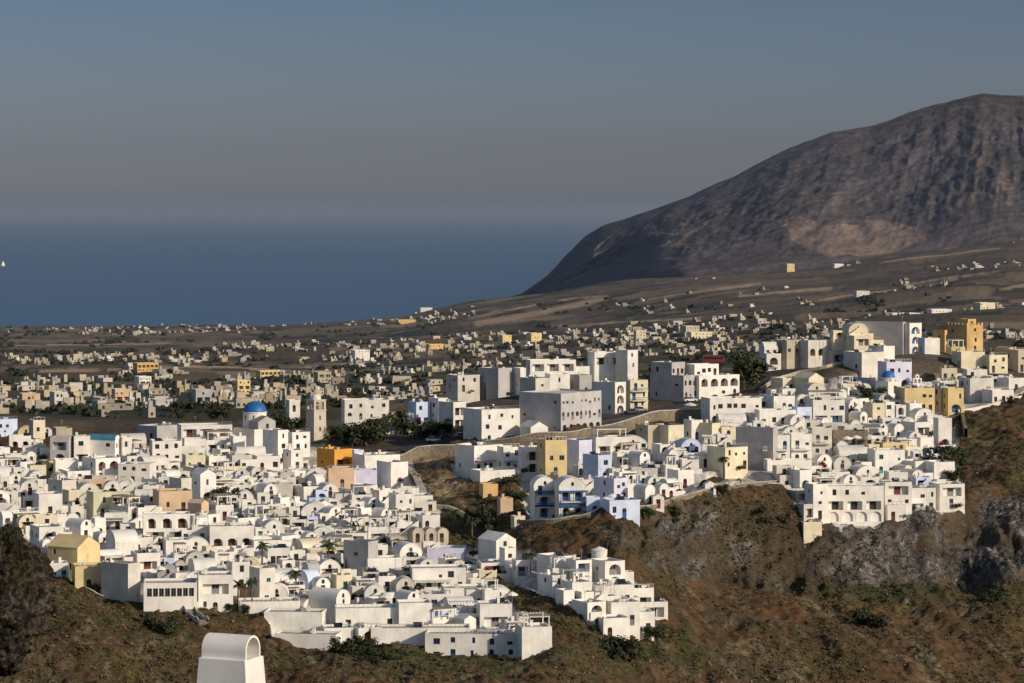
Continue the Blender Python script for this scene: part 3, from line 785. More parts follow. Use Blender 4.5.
# ------------------------------------------------------------------ leaves
LEAFM = attr_mat('foliage', ((2.5, .4), (.5, .3)), rough=.7, bump=0, objrand=.25)
BARK = paint('bark', (.09, .065, .045))
def leaf_cloud(name, blobs, n, size, rnd, base=(.05, .065, .028), mat=None, jag=.35):
    """crown of many small leaf faces gathered in clumps; light tips, dark heart"""
    vs, fs, cs = [], [], []
    for _ in range(n):
        bx, by, bz, br, bh = rnd.choice(blobs)
        d = Vector((rnd.gauss(0, 1), rnd.gauss(0, 1), rnd.gauss(0, 1))).normalized(); rr_ = (rnd.random() ** .45) * (1 + rnd.uniform(-jag, jag) * .6)
        p = Vector((bx + d.x * br * rr_, by + d.y * br * rr_, bz + d.z * bh * rr_))
        nn = (d + Vector((rnd.uniform(-.7, .7), rnd.uniform(-.7, .7), rnd.uniform(-.2, 1)))).normalized(); u = nn.orthogonal().normalized(); v = nn.cross(u)
        a = rnd.uniform(0, 6.28); u, v = u * math.cos(a) + v * math.sin(a), v * math.cos(a) - u * math.sin(a)
        s_ = size * rnd.uniform(.6, 1.4); k = len(vs)
        vs += [tuple(p + u * s_), tuple(p + v * s_ * .6), tuple(p - u * s_), tuple(p - v * s_ * .6)]; fs.append((k, k+1, k+2, k+3))
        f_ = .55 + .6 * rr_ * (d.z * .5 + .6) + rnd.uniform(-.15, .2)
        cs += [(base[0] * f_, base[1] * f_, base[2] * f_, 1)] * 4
    me = bpy.data.meshes.new(name); me.from_pydata(vs, [], fs); a = me.color_attributes.new('Col', 'FLOAT_COLOR', 'POINT')
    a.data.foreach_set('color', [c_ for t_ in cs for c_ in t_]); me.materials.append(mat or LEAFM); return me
rt = random.Random(4)
def crown(kind):
    if kind == 'round':
        bl = [(rt.uniform(-1.4, 1.4), rt.uniform(-1.4, 1.4), rt.uniform(1.0, 3.9), rt.uniform(.8, 1.3), rt.uniform(.6, 1.1)) for _ in range(13)]; return leaf_cloud('crown', bl, 1500, .22, rt, (.048, .058, .026))
    if kind == 'wide':
        bl = [(rt.uniform(-2.4, 2.4), rt.uniform(-1.8, 1.8), rt.uniform(.9, 2.9), rt.uniform(.8, 1.3), rt.uniform(.5, .9)) for _ in range(15)]; return leaf_cloud('crown', bl, 1700, .22, rt, (.042, .050, .024))
    if kind == 'cypress':
        bl = [(0, 0, .6 + i * .75, .75 * (1 - i / 11), .7) for i in range(9)]; return leaf_cloud('crown', bl, 800, .18, rt, (.03, .042, .022))
    if kind == 'pine':
        bl = []
        for i in range(7):
            for a in range(5): r_ = 1.9 * (1 - i / 8); bl.append((r_ * .6 * math.cos(a * 1.256 + i), r_ * .6 * math.sin(a * 1.256 + i), 1.4 + i * .85, r_ * .45, .16))
        return leaf_cloud('crown', bl, 1000, .2, rt, (.03, .042, .024))
    if kind == 'shrub':
        bl = [(rt.uniform(-.8, .8), rt.uniform(-.8, .8), .5 + rt.uniform(-.1, .4), rt.uniform(.4, .75), rt.uniform(.35, .6)) for _ in range(6)]; return leaf_cloud('foliage', bl, 420, .14, rt)
    if kind == 'red':
        bl = [(rt.uniform(-1, 1), rt.uniform(-.8, .8), .8 + rt.uniform(-.3, .5), rt.uniform(.4, .75), rt.uniform(.35, .6)) for _ in range(6)]; return leaf_cloud('blossom', bl, 420, .14, rt, (.32, .02, .05))
def trunk_mesh(kind):
    mb = MB()
    if kind in ('round', 'wide'):
        mb.tube((0, 0, -1), (.1, 0, 1.6), .22, .15)
        for a in range(5): mb.tube((.1, 0, 1.3 + a * .08), (1.2 * math.cos(a * 1.3), 1.2 * math.sin(a * 1.3), 2.6), .1, .04)
    elif kind in ('cypress', 'pine'): mb.tube((0, 0, -1), (0, 0, 7), .2, .03)
    else:
        for a in range(4): mb.tube((0, 0, -.4), (.5 * math.cos(a * 1.6), .5 * math.sin(a * 1.6), .7), .05, .02)
    return mb.mesh('trunk' if kind in ('round', 'wide', 'cypress', 'pine') else 'stem', BARK)
KIND = {}
for k in ('round', 'wide', 'cypress', 'pine', 'shrub', 'red'): KIND[k] = ([crown(k) for _ in range(3 if k in ('round', 'wide', 'shrub') else 1)], trunk_mesh(k))

# registry used for spacing and for label wording
PLACED = []      # dict(x0,x1,y0,y1 in picture bearing/slope, pos, obj)
def house(px, py, wpx, hpx, yaw=30, dr=.9, col='white', style='win', roof='flat', label=None, cat='house', name=None, wood=None, seed=None,
          upper=None, terrace=0, pergola=False, chimney=None, stair=False, balcony=False, side='win', roofmat=None, par=.45, group=None, Yo=0, base=6, cap=7.5, dropz=0, annex=False):
    """house whose visible width is wpx and height hpx, standing where the line of sight (px, py) meets the ground"""
    seed = seed if seed is not None else int(px * 13 + py * 7)
    rnd = random.Random(seed)
    x, Y, z = hit(px, py)
    if label and cat == 'house' and col in ('white', 'old') and style != 'plain' and py > 445 and not (520 < px < 670 and py > 555) and not (px > 800 and py > 495):
        annex = annex or seed % 2 == 0
        if seed % 5 < 2 and not terrace and py < 600: terrace = 2.2
    s_ = F / Y; a = R(yaw); wm = wpx / s_; hm = hpx / s_
    dm = min(dr * wm, cap)
    wv = max(2.6, (wm - dm * abs(math.sin(a))) / max(.3, math.cos(a)))
    hb = max(2.5, hm - (par if roof == 'flat' else (min(wv / 2, 2.4) * .65 if roof == 'vault' else 0)))
    n = Vector((math.sin(a), -math.cos(a), 0))
    # keep the base at the sight line: centre lies behind the front face
    ctr = Vector((x, Y, 0)) - n * (dm / 2)
    ctr.x = (px - CX) / F * (Y + .25 * abs(n.x) * wv)
    Y = Y + .0
    z = H - (py - HY) * Y / F + dropz
    woodm = wood or rnd.choice([BROWNP, BROWNP, BROWNP, GREYP, GREYP, GREYP, GREYP, BLUEP, REDP, DARKW, DARKW, DARKW] + [TURQ] * (seed % 3 == 0))
    root = empty(name or 'house', (ctr.x, ctr.y, z), a)
    C_ = COLN[col]
    uh = 0
    if upper:
        uw, uhh = upper
        uh = hb * uhh; hb = hb - uh
    wall, zt = volume(root, wv, dm, hb, C_, rnd, style, roof if not upper else 'flat', woodm, side=side, roofmat=roofmat, par=par, base=base)
    if upper:
        uwv = wv * uw; ud = dm * .62
        volume(root, uwv, ud, uh, C_, rnd, style if isinstance(style, str) else style[-1], roof, woodm, z0=hb + .005, base=0, oy=dm/2 - ud/2 - .23, ox=rnd.choice([-1, 1]) * (wv - uwv) / 2 * .9,
               side=side, par=.35, part='upper_floor', roofmat=roofmat)
    if terrace: 
        y0 = add_terrace(root, wv * rnd.uniform(.95, 1.25), dm, terrace, C_ if rnd.random() < .8 else WHITE, rnd)
        if pergola: add_pergola(root, -wv/2 + .4, wv * rnd.uniform(0, .4), y0 + .5, -dm/2 - .3, 0, WHITE, rnd.choice([None, REED, REED, CANVAS]))
    elif pergola and roof == 'flat' and not upper:
        add_pergola(root, -wv/2 + .5, wv/2 - .5, -dm/2 + .4, dm/2 - .6, hb, WHITE, rnd.choice([None, REED]))
    if annex:
        aw = wv * rnd.uniform(.45, .8); ad = dm * rnd.uniform(.5, .8); ah = min(hb * .8, rnd.choice([2.6, 2.9, 3.3])); sg = rnd.choice([-1, 1])
        volume(root, aw, ad, ah, C_ if rnd.random() < .8 else WHITE2, rnd, rnd.choice(['win', 'sparse', 'loggia', 'arcade']), rnd.choice(['flat', 'flat', 'vault']), woodm, z0=rnd.choice([-1.5, -.6, 0]) - .02, base=5,
               ox=sg * (wv / 2 + aw / 2 + .01), oy=rnd.uniform(-.25, .15) * dm, part='annex', side='plain', par=.4)
        if rnd.random() < .5:
            aw = wv * rnd.uniform(.5, .9); volume(root, aw, 3.2, 2.7, C_, rnd, rnd.choice(['win', 'loggia', 'win']), 'flat', woodm, z0=-2.9, base=4, ox=rnd.uniform(-.3, .3) * wv, oy=-dm / 2 - 1.62 - terrace, part='lower_room', side='plain', par=.6)
    if chimney is None: chimney = rnd.random() < .4
    if roof == 'flat' and wv > 3.5:
        zr = hb + uh + .01; fx = lambda: rnd.uniform(-.36, .36) * wv; fy = lambda: rnd.uniform(-.1, .36) * dm
        if not upper:
            if rnd.random() < .30:
                t_ = MB(); x_, y_ = fx(), fy(); t_.tube((x_ - .5, y_, zr + .9), (x_ + .5, y_, zr + .9), .28, .28, 10); t_.box(x_ - .5, x_ - .4, y_ - .2, y_ + .2, zr, zr + .7); t_.box(x_ + .4, x_ + .5, y_ - .2, y_ + .2, zr, zr + .7)
                t_.build('water_tank', METAL if rnd.random() < .5 else WHITE, root)
            if rnd.random() < .25:
                t_ = MB(); x_, y_ = fx(), fy(); t_.face([(x_ - .9, y_ - .7, zr + .15), (x_ + .9, y_ - .7, zr + .15), (x_ + .9, y_ + .3, zr + 1.0), (x_ - .9, y_ + .3, zr + 1.0)]); t_.box(x_ - .05, x_ + .05, y_ + .2, y_ + .3, zr, zr + .95)
                t_.build('solar_panel', GLASS, root)
            if rnd.random() < .35:
                t_ = MB(); x_, y_ = fx(), fy(); t_.tube((x_, y_, zr), (x_, y_, zr + 2.6), .04, .03, 4); t_.box(x_ - .5, x_ + .5, y_ - .02, y_ + .02, zr + 2.3, zr + 2.35); t_.box(x_ - .35, x_ + .35, y_ - .02, y_ + .02, zr + 1.9, zr + 1.95)
                t_.build('aerial', METAL, root)
            if rnd.random() < .35:
                t_ = MB(); w2 = wv / 2 - .12; y_ = -dm / 2 + .12
                for k_ in range(int(wv / .9) + 1): x_ = -w2 + k_ * 2 * w2 / max(1, int(wv / .9)); t_.box(x_ - .03, x_ + .03, y_ - .03, y_ + .03, hb + par - .01, hb + par + .75)
                t_.box(-w2, w2, y_ - .03, y_ + .03, hb + par + .753, hb + par + .82)
                t_.build('railing', rnd.choice([METAL, WHITE, GREYP]), root)
    if chimney and roof == 'flat': add_chimney(root, rnd.uniform(-.3, .3) * wv, dm * .28, zt - .3 if not upper else zt - .3, C_)
    if rnd.random() < .38:
        me_ = rnd.choice(KIND['red'][0] if rnd.random() < .12 else KIND['shrub'][0]); o = bpy.data.objects.new('vine' if 'blossom' in me_.name else 'bush', me_)
        s2 = rnd.uniform(.6, 1.25); o.scale = (s2, s2 * .8, s2 * rnd.uniform(.8, 1.4)); o.location = (rnd.uniform(-.5, .5) * wv, -dm / 2 - rnd.uniform(.4, 1.2), rnd.choice([0, 0, .2])); link(o, root)
    if stair: add_stair(root, -wv/2, -dm/2, 0, hb, C_, dirn=1)
    if balcony and hb > 5: 
        for k in range(1, int(round(hb / 3.1))): add_balcony(root, -wv/2 + .3, wv/2 - .3, -dm/2, k * hb / int(round(hb / 3.1)), C_, BLUEP if balcony == 'blue' else WHITE)
    tag(root, label, cat, group)
    PLACED.append(dict(x0=px - wpx/2, x1=px + wpx/2, y0=py - hpx, y1=py, pos=(ctr.x, ctr.y), r=.5 * max(wv, dm), obj=root, w=wv, h=hb + uh, col=col, roof=roof, px=px, py=py,
                       style=style, upper=bool(upper), terrace=bool(terrace), pergola=pergola, stair=stair, z=z, yaw=a, dm=dm, wpx=wpx, hpx=hpx, hand=label is not None))
    return root
def H4(x0, yt, x1, yb, **k):
    """house from its outline in the photograph"""
    return house((x0 + x1) / 2, yb, x1 - x0, yb - yt, **k)
# ================================================================== landmark buildings
# ---- blue-domed church on the crest
def church(px, py, s=1.0, big=True, label='', yaw=35):
    x, Y, z = hit(px, py); z = H - (py - HY) * Y / F
    k = Y / F
    root = empty('church', (x, Y + 4, z), R(yaw)); rnd = random.Random(5)
    if big:
        W_ = 30 * k; 
        volume(root, 9, 12, 6.0, WHITE, rnd, ['plain', 'win'], 'flat', BROWNP, side='win', storeys=2)
        volume(root, 6.0, 9, 3.0, GREY, rnd, 'sparse', 'gable', BROWNP, z0=6.0, base=0, oy=-1.2, part='nave', side='plain', roofmat=CONC)
        dr_ = MB(); dr_.cyl(0, 1.5, 6.01, 11.6, 3.55, 3.55, 24); dr_.cyl(0, 1.5, 11.603, 11.85, 3.75, 3.75, 24)
        drum = dr_.build('drum', WHITE, root)
        for i in range(8):
            a = 2 * math.pi * i / 8 + .2; o = bpy.data.objects.new('window', win_mesh('arch', .7, 1.4, GREYP))
            o.location = (math.cos(a) * 3.56, 1.5 + math.sin(a) * 3.56, 9.4); o.rotation_euler = (0, 0, a + math.pi/2); link(o, drum)
        dm_ = MB(); dm_.lathe([(3.55 * math.cos(t_), 11.853 + 3.5 * math.sin(t_)) for t_ in np.linspace(0, math.pi/2, 12)], 0, 1.5, 28)
        d_ = dm_.build('dome', DOMEB, root, True)
        c_ = MB(); c_.box(-.07, .07, 1.43, 1.57, 15.2, 16.5); c_.box(-.4, .4, 1.44, 1.56, 15.95, 16.1); c_.build('cross', METAL, d_)
    else:
        volume(root, 4.6, 6, 3.0, WHITE, rnd, 'sparse', 'flat', BROWNP, side='win')
        dr_ = MB(); dr_.cyl(0, 0, 3.0, 4.3, 1.95, 1.95, 20); dr_.cyl(0, 0, 4.303, 4.45, 2.1, 2.1, 20); drum = dr_.build('drum', WHITE, root)
        for i in range(6):
            a = 2 * math.pi * i / 6 + .2; o = bpy.data.objects.new('window', win_mesh('arch', .4, .8, GREYP))
            o.location = (math.cos(a) * 1.96, math.sin(a) * 1.96, 3.3); o.rotation_euler = (0, 0, a + math.pi/2); link(o, drum)
        dm_ = MB(); dm_.lathe([(1.95 * math.cos(t_), 4.453 + 1.9 * math.sin(t_)) for t_ in np.linspace(0, math.pi/2, 10)], 0, 0, 24)
        d_ = dm_.build('dome', DOMEB, root, True)
        c_ = MB(); c_.box(-.05, .05, -.05, .05, 6.3, 7.1); c_.box(-.25, .25, -.04, .04, 6.75, 6.85); c_.build('cross', METAL, d_)
    if big: root.scale = (.9, .9, .80)
    tag(root, label, 'church')
    hgt = 16 if big else 7
    PLACED.append(dict(x0=px - 15, x1=px + 15, y0=py - hgt / k, y1=py, pos=(x, Y + 4), r=6, obj=root, hand=True, px=px, py=py))
    return root
church(256, 448, label='white church with large blue dome beside the stone bell tower', yaw=35)
church(890, 394, big=False, label='small chapel with bright blue dome in front of the yellow church', yaw=30)

# ---- tall stone bell tower
def bell_tower(px, py):
    x, Y, _ = hit(px, py); z = H - (py - HY) * Y / F; k = Y / F
    root = empty('bell_tower', (x, Y, z), R(38)); hh = 45 * k; w0 = 15.5 * k; w1 = w0 * .92
    mb = MB()
    def frustum(z0, z1, a, b_, mi=0):
        p = [(-a, -a, z0), (a, -a, z0), (a, a, z0), (-a, a, z0)]; q_ = [(-b_, -b_, z1), (b_, -b_, z1), (b_, b_, z1), (-b_, b_, z1)]
        for i in range(4): mb.face([p[i], p[(i+1) % 4], q_[(i+1) % 4], q_[i]])
        mb.face(q_)
    frustum(-4, hh * .70, w0/2, w1/2)
    mb.build('shaft', STONE, root)
    mb = MB(); mb.box(-w1/2 - .15, w1/2 + .15, -w1/2 - .15, w1/2 + .15, hh*.703, hh*.73); mb.build('cornice', STONE, root)
    mb = MB(); c_ = w1/2; zb, ztp = hh * .733, hh * .90
    for sx in (-1, 0, 1):
        for sy in (-1, 0, 1):
            if sx == 0 and sy == 0: continue
            pw = .32 if sx and sy else .2
            cx, cy = sx * (c_ - pw), sy * (c_ - pw); mb.box(cx - pw, cx + pw, cy - pw, cy + pw, zb, ztp)
    mb.box(-c_, c_, -c_, c_, ztp + .003, ztp + .45); mb.box(-c_ - .12, c_ + .12, -c_ - .12, c_ + .12, ztp + .453, ztp + .6)
    bf = mb.build('belfry', STONE, root)
    mb = MB(); mb.lathe([(.05, .9), (.3, .85), (.38, .5), (.5, .1), (.6, 0)], 0, 0, 12); bl = mb.build('bell', METAL, bf, True); bl.location = (0, 0, ztp - 1.2)
    mb = MB(); r = c_ * .72; mb.cyl(0, 0, ztp + .603, ztp + 1.0, r, r, 16); mb.lathe([(r * math.cos(t_), ztp + 1.0 + r * .8 * math.sin(t_)) for t_ in np.linspace(0, math.pi/2, 8)], 0, 0, 16)
    cp = mb.build('cupola', WHITE2, root, True)
    zc = ztp + 1.0 + r * .8
    mb = MB(); mb.box(-.06, .06, -.06, .06, zc - .1, zc + 1.0); mb.box(-.3, .3, -.05, .05, zc + .55, zc + .68); mb.build('cross', METAL, cp)
    mb = MB()
    for i, zz in enumerate((.25, .5)):
        o = bpy.data.objects.new('window', win_mesh('arch', .5, 1.2, GREYP)); o.location = (0, -(w0/2 + (w1 - w0)/2 * zz / .7) - .05, hh * zz); link(o, root)
    tag(root, 'tall square tan stone bell tower with open belfry', 'bell tower')
    PLACED.append(dict(x0=px - 9, x1=px + 9, y0=py - 50, y1=py, pos=(x, Y), r=3, obj=root, hand=True, px=px, py=py))
bell_tower(316, 442)

# ---- chapel belfry of the yellow church (openwork gable with bells)
def belfry_gable(px, py, hpx, label, yaw=25, wpx=10):
    x, Y, _ = hit(px, py); z = H - (py - HY) * Y / F; k = Y / F
    root = empty('belfry', (x, Y, z), R(yaw)); w_ = wpx * k; h_ = hpx * k
    mb = MB(); ow = w_ * .30
    holes = [(hole('arch', sx * w_ * .23, h_ * .42, ow, h_ * .28), .5, False) for sx in (-1, 1)] + [(hole('arch', 0, h_ * .76, ow * .8, h_ * .15), .5, False)]
    out = [(-w_/2, -3), (w_/2, -3), (w_/2, h_ * .72), (w_ * .22, h_ * .75), (w_ * .2, h_ * .93), (0, h_), (-w_ * .2, h_ * .93), (-w_ * .22, h_ * .75), (-w_/2, h_ * .72)]
    panel(mb, (0, -.25, 0), (1, 0, 0), (0, -1, 0), out, holes)
    panel(mb, (0, .25, 0), (-1, 0, 0), (0, 1, 0), out, [(a, 0.0, False) for a, b_, c_ in holes])
    for i in range(len(out)):
        p, q_ = out[i], out[(i + 1) % len(out)]; mb.face([(p[0], -.25, p[1]), (p[0], .25, p[1]), (q_[0], .25, q_[1]), (q_[0], -.25, q_[1])])
    mb.build('gable_wall', WHITE, root)
    for sx in (-1, 1):
        b_ = MB(); b_.lathe([(.03, .42), (.14, .38), (.18, .2), (.26, 0)], 0, 0, 10); o = b_.build('bell', METAL, root, True); o.location = (sx * w_ * .23, 0, h_ * .5)
    tag(root, label, 'belfry')
    PLACED.append(dict(x0=px - 5, x1=px + 5, y0=py - hpx, y1=py, pos=(x, Y), r=1.5, obj=root, hand=True, px=px, py=py))

# ---- mustard castle-like block on the skyline, with battlements
def castle(px, py, wpx, hpx):
    x, Y, _ = hit(px, py); z = H - (py - HY) * Y / F; k = Y / F
    root = empty('castle_house', (x, Y + 4, z), R(36)); rnd = random.Random(3)
    h_ = hpx * k; w_ = 6.8; 
    volume(root, w_, 8.5, h_ * .78, CASTLE, rnd, 'sparse', 'flat', BROWNP, par=.5, storeys=3, part='wall')
    volume(root, w_ * .5, 4, h_ * .22 - .5, CASTLE, rnd, 'sparse', 'flat', BROWNP, z0=h_ * .78 + .01, base=0, ox=0, oy=-1, part='turret', storeys=1)
    for i in range(5): mb = MB(); mb.box(-w_/2 + i * (w_ - .7) / 4, -w_/2 + i * (w_ - .7) / 4 + .7, -4.25, -4.03, h_ * .78 + .503, h_ * .78 + 1.1); mb.build('merlon', CASTLE, root)
    for i in range(6): mb = MB(); mb.box(-w_/2, -w_/2 + .22, -3.8 + i * 1.5, -3.1 + i * 1.5, h_ * .78 + .503, h_ * .78 + 1.1); mb.build('merlon', CASTLE, root)
    tag(root, 'tall mustard house like a small castle with battlements on the skyline', 'house')
    PLACED.append(dict(x0=px - wpx/2, x1=px + wpx/2, y0=py - hpx, y1=py, pos=(x, Y + 4), r=5, obj=root, hand=True, px=px, py=py))
castle(967, 353, 26, 34)

# ---- near white chimney with an open barrel-vault cap, rising from a roof below the frame
def big_chimney():
    Y = 150.0; k = Y / F; x = (231 - CX) * k
    zt = H - (634 - HY) * k; zs = H - (656.5 - HY) * k; zbm = H - (683 - HY) * k
    root = empty('vaulted_chimney', (x, Y, 243.2), R(-24))
    hw, hd = 1.33, .95      # shoulder half width / depth
    fl = .11 / 1.35
    mb = MB(); z0 = 243.0 - 243.2; z1 = zs - 243.2
    g0 = (z1 - z0) * fl * .9
    p = [(-hw - g0, -hd - g0 * .5, z0), (hw + g0, -hd - g0 * .5, z0), (hw + g0, hd + g0 * .5, z0), (-hw - g0, hd + g0 * .5, z0)]
    q_ = [(-hw, -hd, z1), (hw, -hd, z1), (hw, hd, z1), (-hw, hd, z1)]
    for i in range(4): mb.face([p[i], p[(i+1) % 4], q_[(i+1) % 4], q_[i]])
    mb.face(q_)
    o = mb.build('stack', WHITE, root)
    bv = o.modifiers.new('soft', 'BEVEL'); bv.width = .04; bv.segments = 3
    w_ = o.modifiers.new('weld', 'WELD'); w_.merge_threshold = .001
    o.modifiers.move(1, 0)
    # vault: barrel running left-right, open at both ends
    mb = MB(); hh = zt - zs; r1 = hd * .80; th = .11; L_ = hw - .08; n = 20
    def arc(r, h_): return [(-r, 0)] + [(-r * math.cos(math.pi * i / n), (h_ - r) + r * math.sin(math.pi * i / n)) for i in range(n + 1)] + [(r, 0)]
    A = arc(r1, hh); B = arc(r1 - th, hh - th)
    for i in range(len(A) - 1):
        a, b_ = A[i], A[i+1]; c_, d = B[i], B[i+1]
        mb.face([(-L_, b_[0], z1 + b_[1]), (-L_, a[0], z1 + a[1]), (L_, a[0], z1 + a[1]), (L_, b_[0], z1 + b_[1])])
        mb.face([(-L_, c_[0], z1 + c_[1]), (-L_, d[0], z1 + d[1]), (L_, d[0], z1 + d[1]), (L_, c_[0], z1 + c_[1])])
        for X in (-L_, L_): mb.face([(X, a[0], z1 + a[1]), (X, b_[0], z1 + b_[1]), (X, d[0], z1 + d[1]), (X, c_[0], z1 + c_[1])])
    v = mb.build('vault_cap', WHITE, root, True)
    v.data.polygons.foreach_set('use_smooth', [True] * len(v.data.polygons))
    e_ = v.modifiers.new('edges', 'EDGE_SPLIT'); e_.split_angle = R(35)
    tag(root, 'large near white chimney with open barrel vault cap at bottom left', 'chimney')
    # the house it stands on, just under the frame
    h_ = empty('near_house', (x, Y + 2, 236.2), R(22)); rnd = random.Random(2)
    volume(h_, 9, 7, 6.4, WHITE, rnd, 'win', 'flat', BLUEP, par=.4, base=5)
    tag(h_, 'white house under the big vaulted chimney, just below the frame', 'house')
big_chimney()

# ---- round-towered hotel block top
def round_tower(px, py, r_px, hpx, label, name='round_tower'):
    x, Y, _ = hit(px, py); z = H - (py - HY) * Y / F; k = Y / F
    Y += 5
    root = empty(name, (x, Y, z)); mb = MB(); r = r_px * k; h_ = hpx * k
    mb.cyl(0, 0, -6, h_ * .8, r, r, 20, cap=False); mb.build('wall', WHITE, root, True)
    mb = MB(); mb.lathe([(r + .15, h_ * .8), (r * .5, h_ * .93), (.02, h_)], 0, 0, 20); mb.build('roof', WHITE, root)
    tag(root, label, 'tower')

# ================================================================== hand-placed buildings: (x0, ytop, x1, ybase)
W = 'white'
# --- far left crest
H4(-14, 419, 17, 441, yaw=30, col='blue', style='win', label='pale blue house at left edge above the white arcade', wood=REDP)
H4(5, 436, 31, 450, yaw=12, style='arcade', label='low white house with row of arches at left edge', chimney=False)
H4(27, 420, 45, 446, yaw=25, col='cream', style='sparse', label='tall cream house behind the white arcade on the left')
H4(50, 428, 72, 445, yaw=20, col='tan', style='plain', label='low tan block behind the grey arched house')
H4(50, 437, 72, 463, yaw=-8, col='grey', style=['arcade', 'loggia'], label='grey two storey house with one big arch at street level')
H4(70, 436, 90, 463, yaw=15, style=['loggia', 'win'], label='white house between the grey arched house and the teal roofed one')
H4(87, 435, 119, 463, yaw=68, col=W, style='win', roof='vault', roofmat=TEAL, dr=1.0, cap=9, label='white barrel vaulted house with teal blue roof')
H4(117, 437, 132, 463, yaw=25, style='win', label='narrow white house right of the teal roofed vault')
H4(138, 425, 190, 440, yaw=50, col='grey', style='plain', cap=9, label='long grey windowless building behind the white terraced restaurant')
H4(147, 441, 182, 462, yaw=12, style='win', wood=REDP, label='long white house with dark red windows on the left crest')
H4(180, 439, 206, 458, yaw=12, style='sparse', wood=TURQ, label='white house with one turquoise window left of the awning terraces')
H4(175, 425, 232, 448, yaw=14, style=['loggia', 'loggia'], cap=8, label='wide white restaurant with stacked open loggias left of the church', cat='restaurant')
H4(200, 440, 234, 453, yaw=14, style='loggia', pergola=True, label='low white restaurant terrace with awning below the stacked loggias', cat='restaurant')
H4(228, 436, 246, 455, yaw=20, style='sparse', label='plain white house directly left below the blue dome')
H4(262, 430, 288, 462, yaw=45, style=['win', 'win'], label='white three storey house with rows of windows below the blue dome')
H4(282, 432, 310, 452, yaw=25, style='win', label='white house between the domed church and the bell tower')
H4(282, 450, 303, 470, yaw=30, style='sparse', label='small white house with grey side below the bell tower')
for i, (a, b_) in enumerate(((180, 205), (204, 226), (226, 252), (250, 280))):
    H4(a, 455 + i % 2, b_, 471, yaw=16, style=['win', 'loggia', 'win', 'win'][i], col=['cream', W, 'old', W][i], label=['cream low house at left end of the row below the church', 'white low house with open loggia in the row below the church', 'weathered white low house in the middle of the row below the church', 'white low house at right end of the row below the church'][i])
# --- left middle
H4(0, 455, 26, 468, yaw=14, style='loggia', pergola=True, label='white terrace house with metal shade frame at left edge')
H4(37, 448, 53, 460, yaw=14, style='plain', label='small blank white block beside the grey arched house')
H4(50, 460, 78, 478, yaw=14, style='loggia', label='white house with tall dark openings below the grey arched one')
H4(80, 458, 120, 482, yaw=35, style=['win', 'arcade'], wood=REDP, label='white house with red arched door below the teal roofed vault')
H4(118, 464, 153, 485, yaw=-6, style='win', wood=REDP, label='white house with dark red windows below the long white house')
H4(25, 465, 46, 480, yaw=18, col='cream', style='win', label='cream house with two red windows at far left')
H4(46, 480, 76, 505, yaw=40, col='old', style='sparse', label='old white house with wide grey side at far left')
H4(30, 494, 62, 516, yaw=20, style='sparse', label='plain white house below the wide grey sided one')
H4(84, 492, 112, 518, yaw=24, col='green', style='sparse', label='pale green block beside the dark stone gully')
H4(62, 490, 78, 510, yaw=35, col='cream', style='win', label='small cream house with vines beside the pale green block')
H4(190, 474, 216, 502, yaw=28, roof='gable', style=['arcade', 'win'], wood=GREYP, cap=6, label='tall white chapel-like house with twin arched windows')
H4(150, 491, 192, 512, yaw=18, col='peach', style='sparse', label='peach orange house left of the small gabled orange one')
H4(188, 503, 208, 521, yaw=55, col='peach', roof='gable', style='sparse', cap=6, label='small peach house with pitched gable')
H4(168, 478, 192, 494, yaw=40, col='old', style='plain', label='low weathered block left of the twin arched chapel house')
H4(140, 514, 190, 542, yaw=8, style=['loggia', 'arcade'], terrace=2, cap=6, label='wide white house with balconies over arches on the left')
H4(160, 540, 190, 558, yaw=14, style='sparse', label='white house under the balconied arches')
H4(205, 526, 254, 549, yaw=10, style='arcade', cap=7, label='white house with three big arches in mid left town', terrace=2)
H4(208, 552, 234, 572, yaw=18, style='arcade', label='white house with single arched opening below the three arches')
H4(228, 548, 254, 566, yaw=16, style='win', label='white house with small windows right below the three arches')
# --- left bottom
H4(64, 520, 92, 540, yaw=45, style='sparse', roof='vault', label='white vaulted house at left above the dark rock')
H4(92, 518, 104, 538, yaw=30, style='sparse', label='narrow white house right of the vaulted house at left')
H4(48, 546, 99, 572, yaw=60, col='yellow', style='plain', roof='gable', cap=8, label='yellow house with wide sloped grey side at lower left')
H4(68, 566, 104, 590, yaw=14, col='yellow', style='sparse', wood=REDP, label='low yellow house with red door below the sloped roofed one')
H4(42, 563, 68, 581, yaw=14, style='win', wood=TURQ, label='small white house left of the yellow houses')
H4(100, 563, 140, 600, yaw=55, col='old', style='plain', cap=8, label='big blank greyish house between yellow house and glass fronted one')
H4(103, 540, 138, 560, yaw=25, roof='vaultx', style='plain', label='low vaulted white house above the blank greyish one')
H4(128, 553, 160, 572, yaw=20, style='loggia', label='white house with dark loggia above the glass fronted building', wood=REDP)
H4(140, 583, 197, 613, yaw=6, col=W, style=['plain', 'ribbon'], cap=8, wood=GREYP, side='plain', chimney=False, label='wide white building with long glazed band at lower left')
H4(194, 575, 233, 613, yaw=8, col=W, style=['win', 'loggia'], cap=7, label='white house with balcony right of the long glazed band')
H4(225, 562, 250, 590, yaw=20, style='sparse', label='white house behind the two short palms')
H4(248, 568, 275, 606, yaw=30, style='sparse', label='white block right of the short palms', col='old')
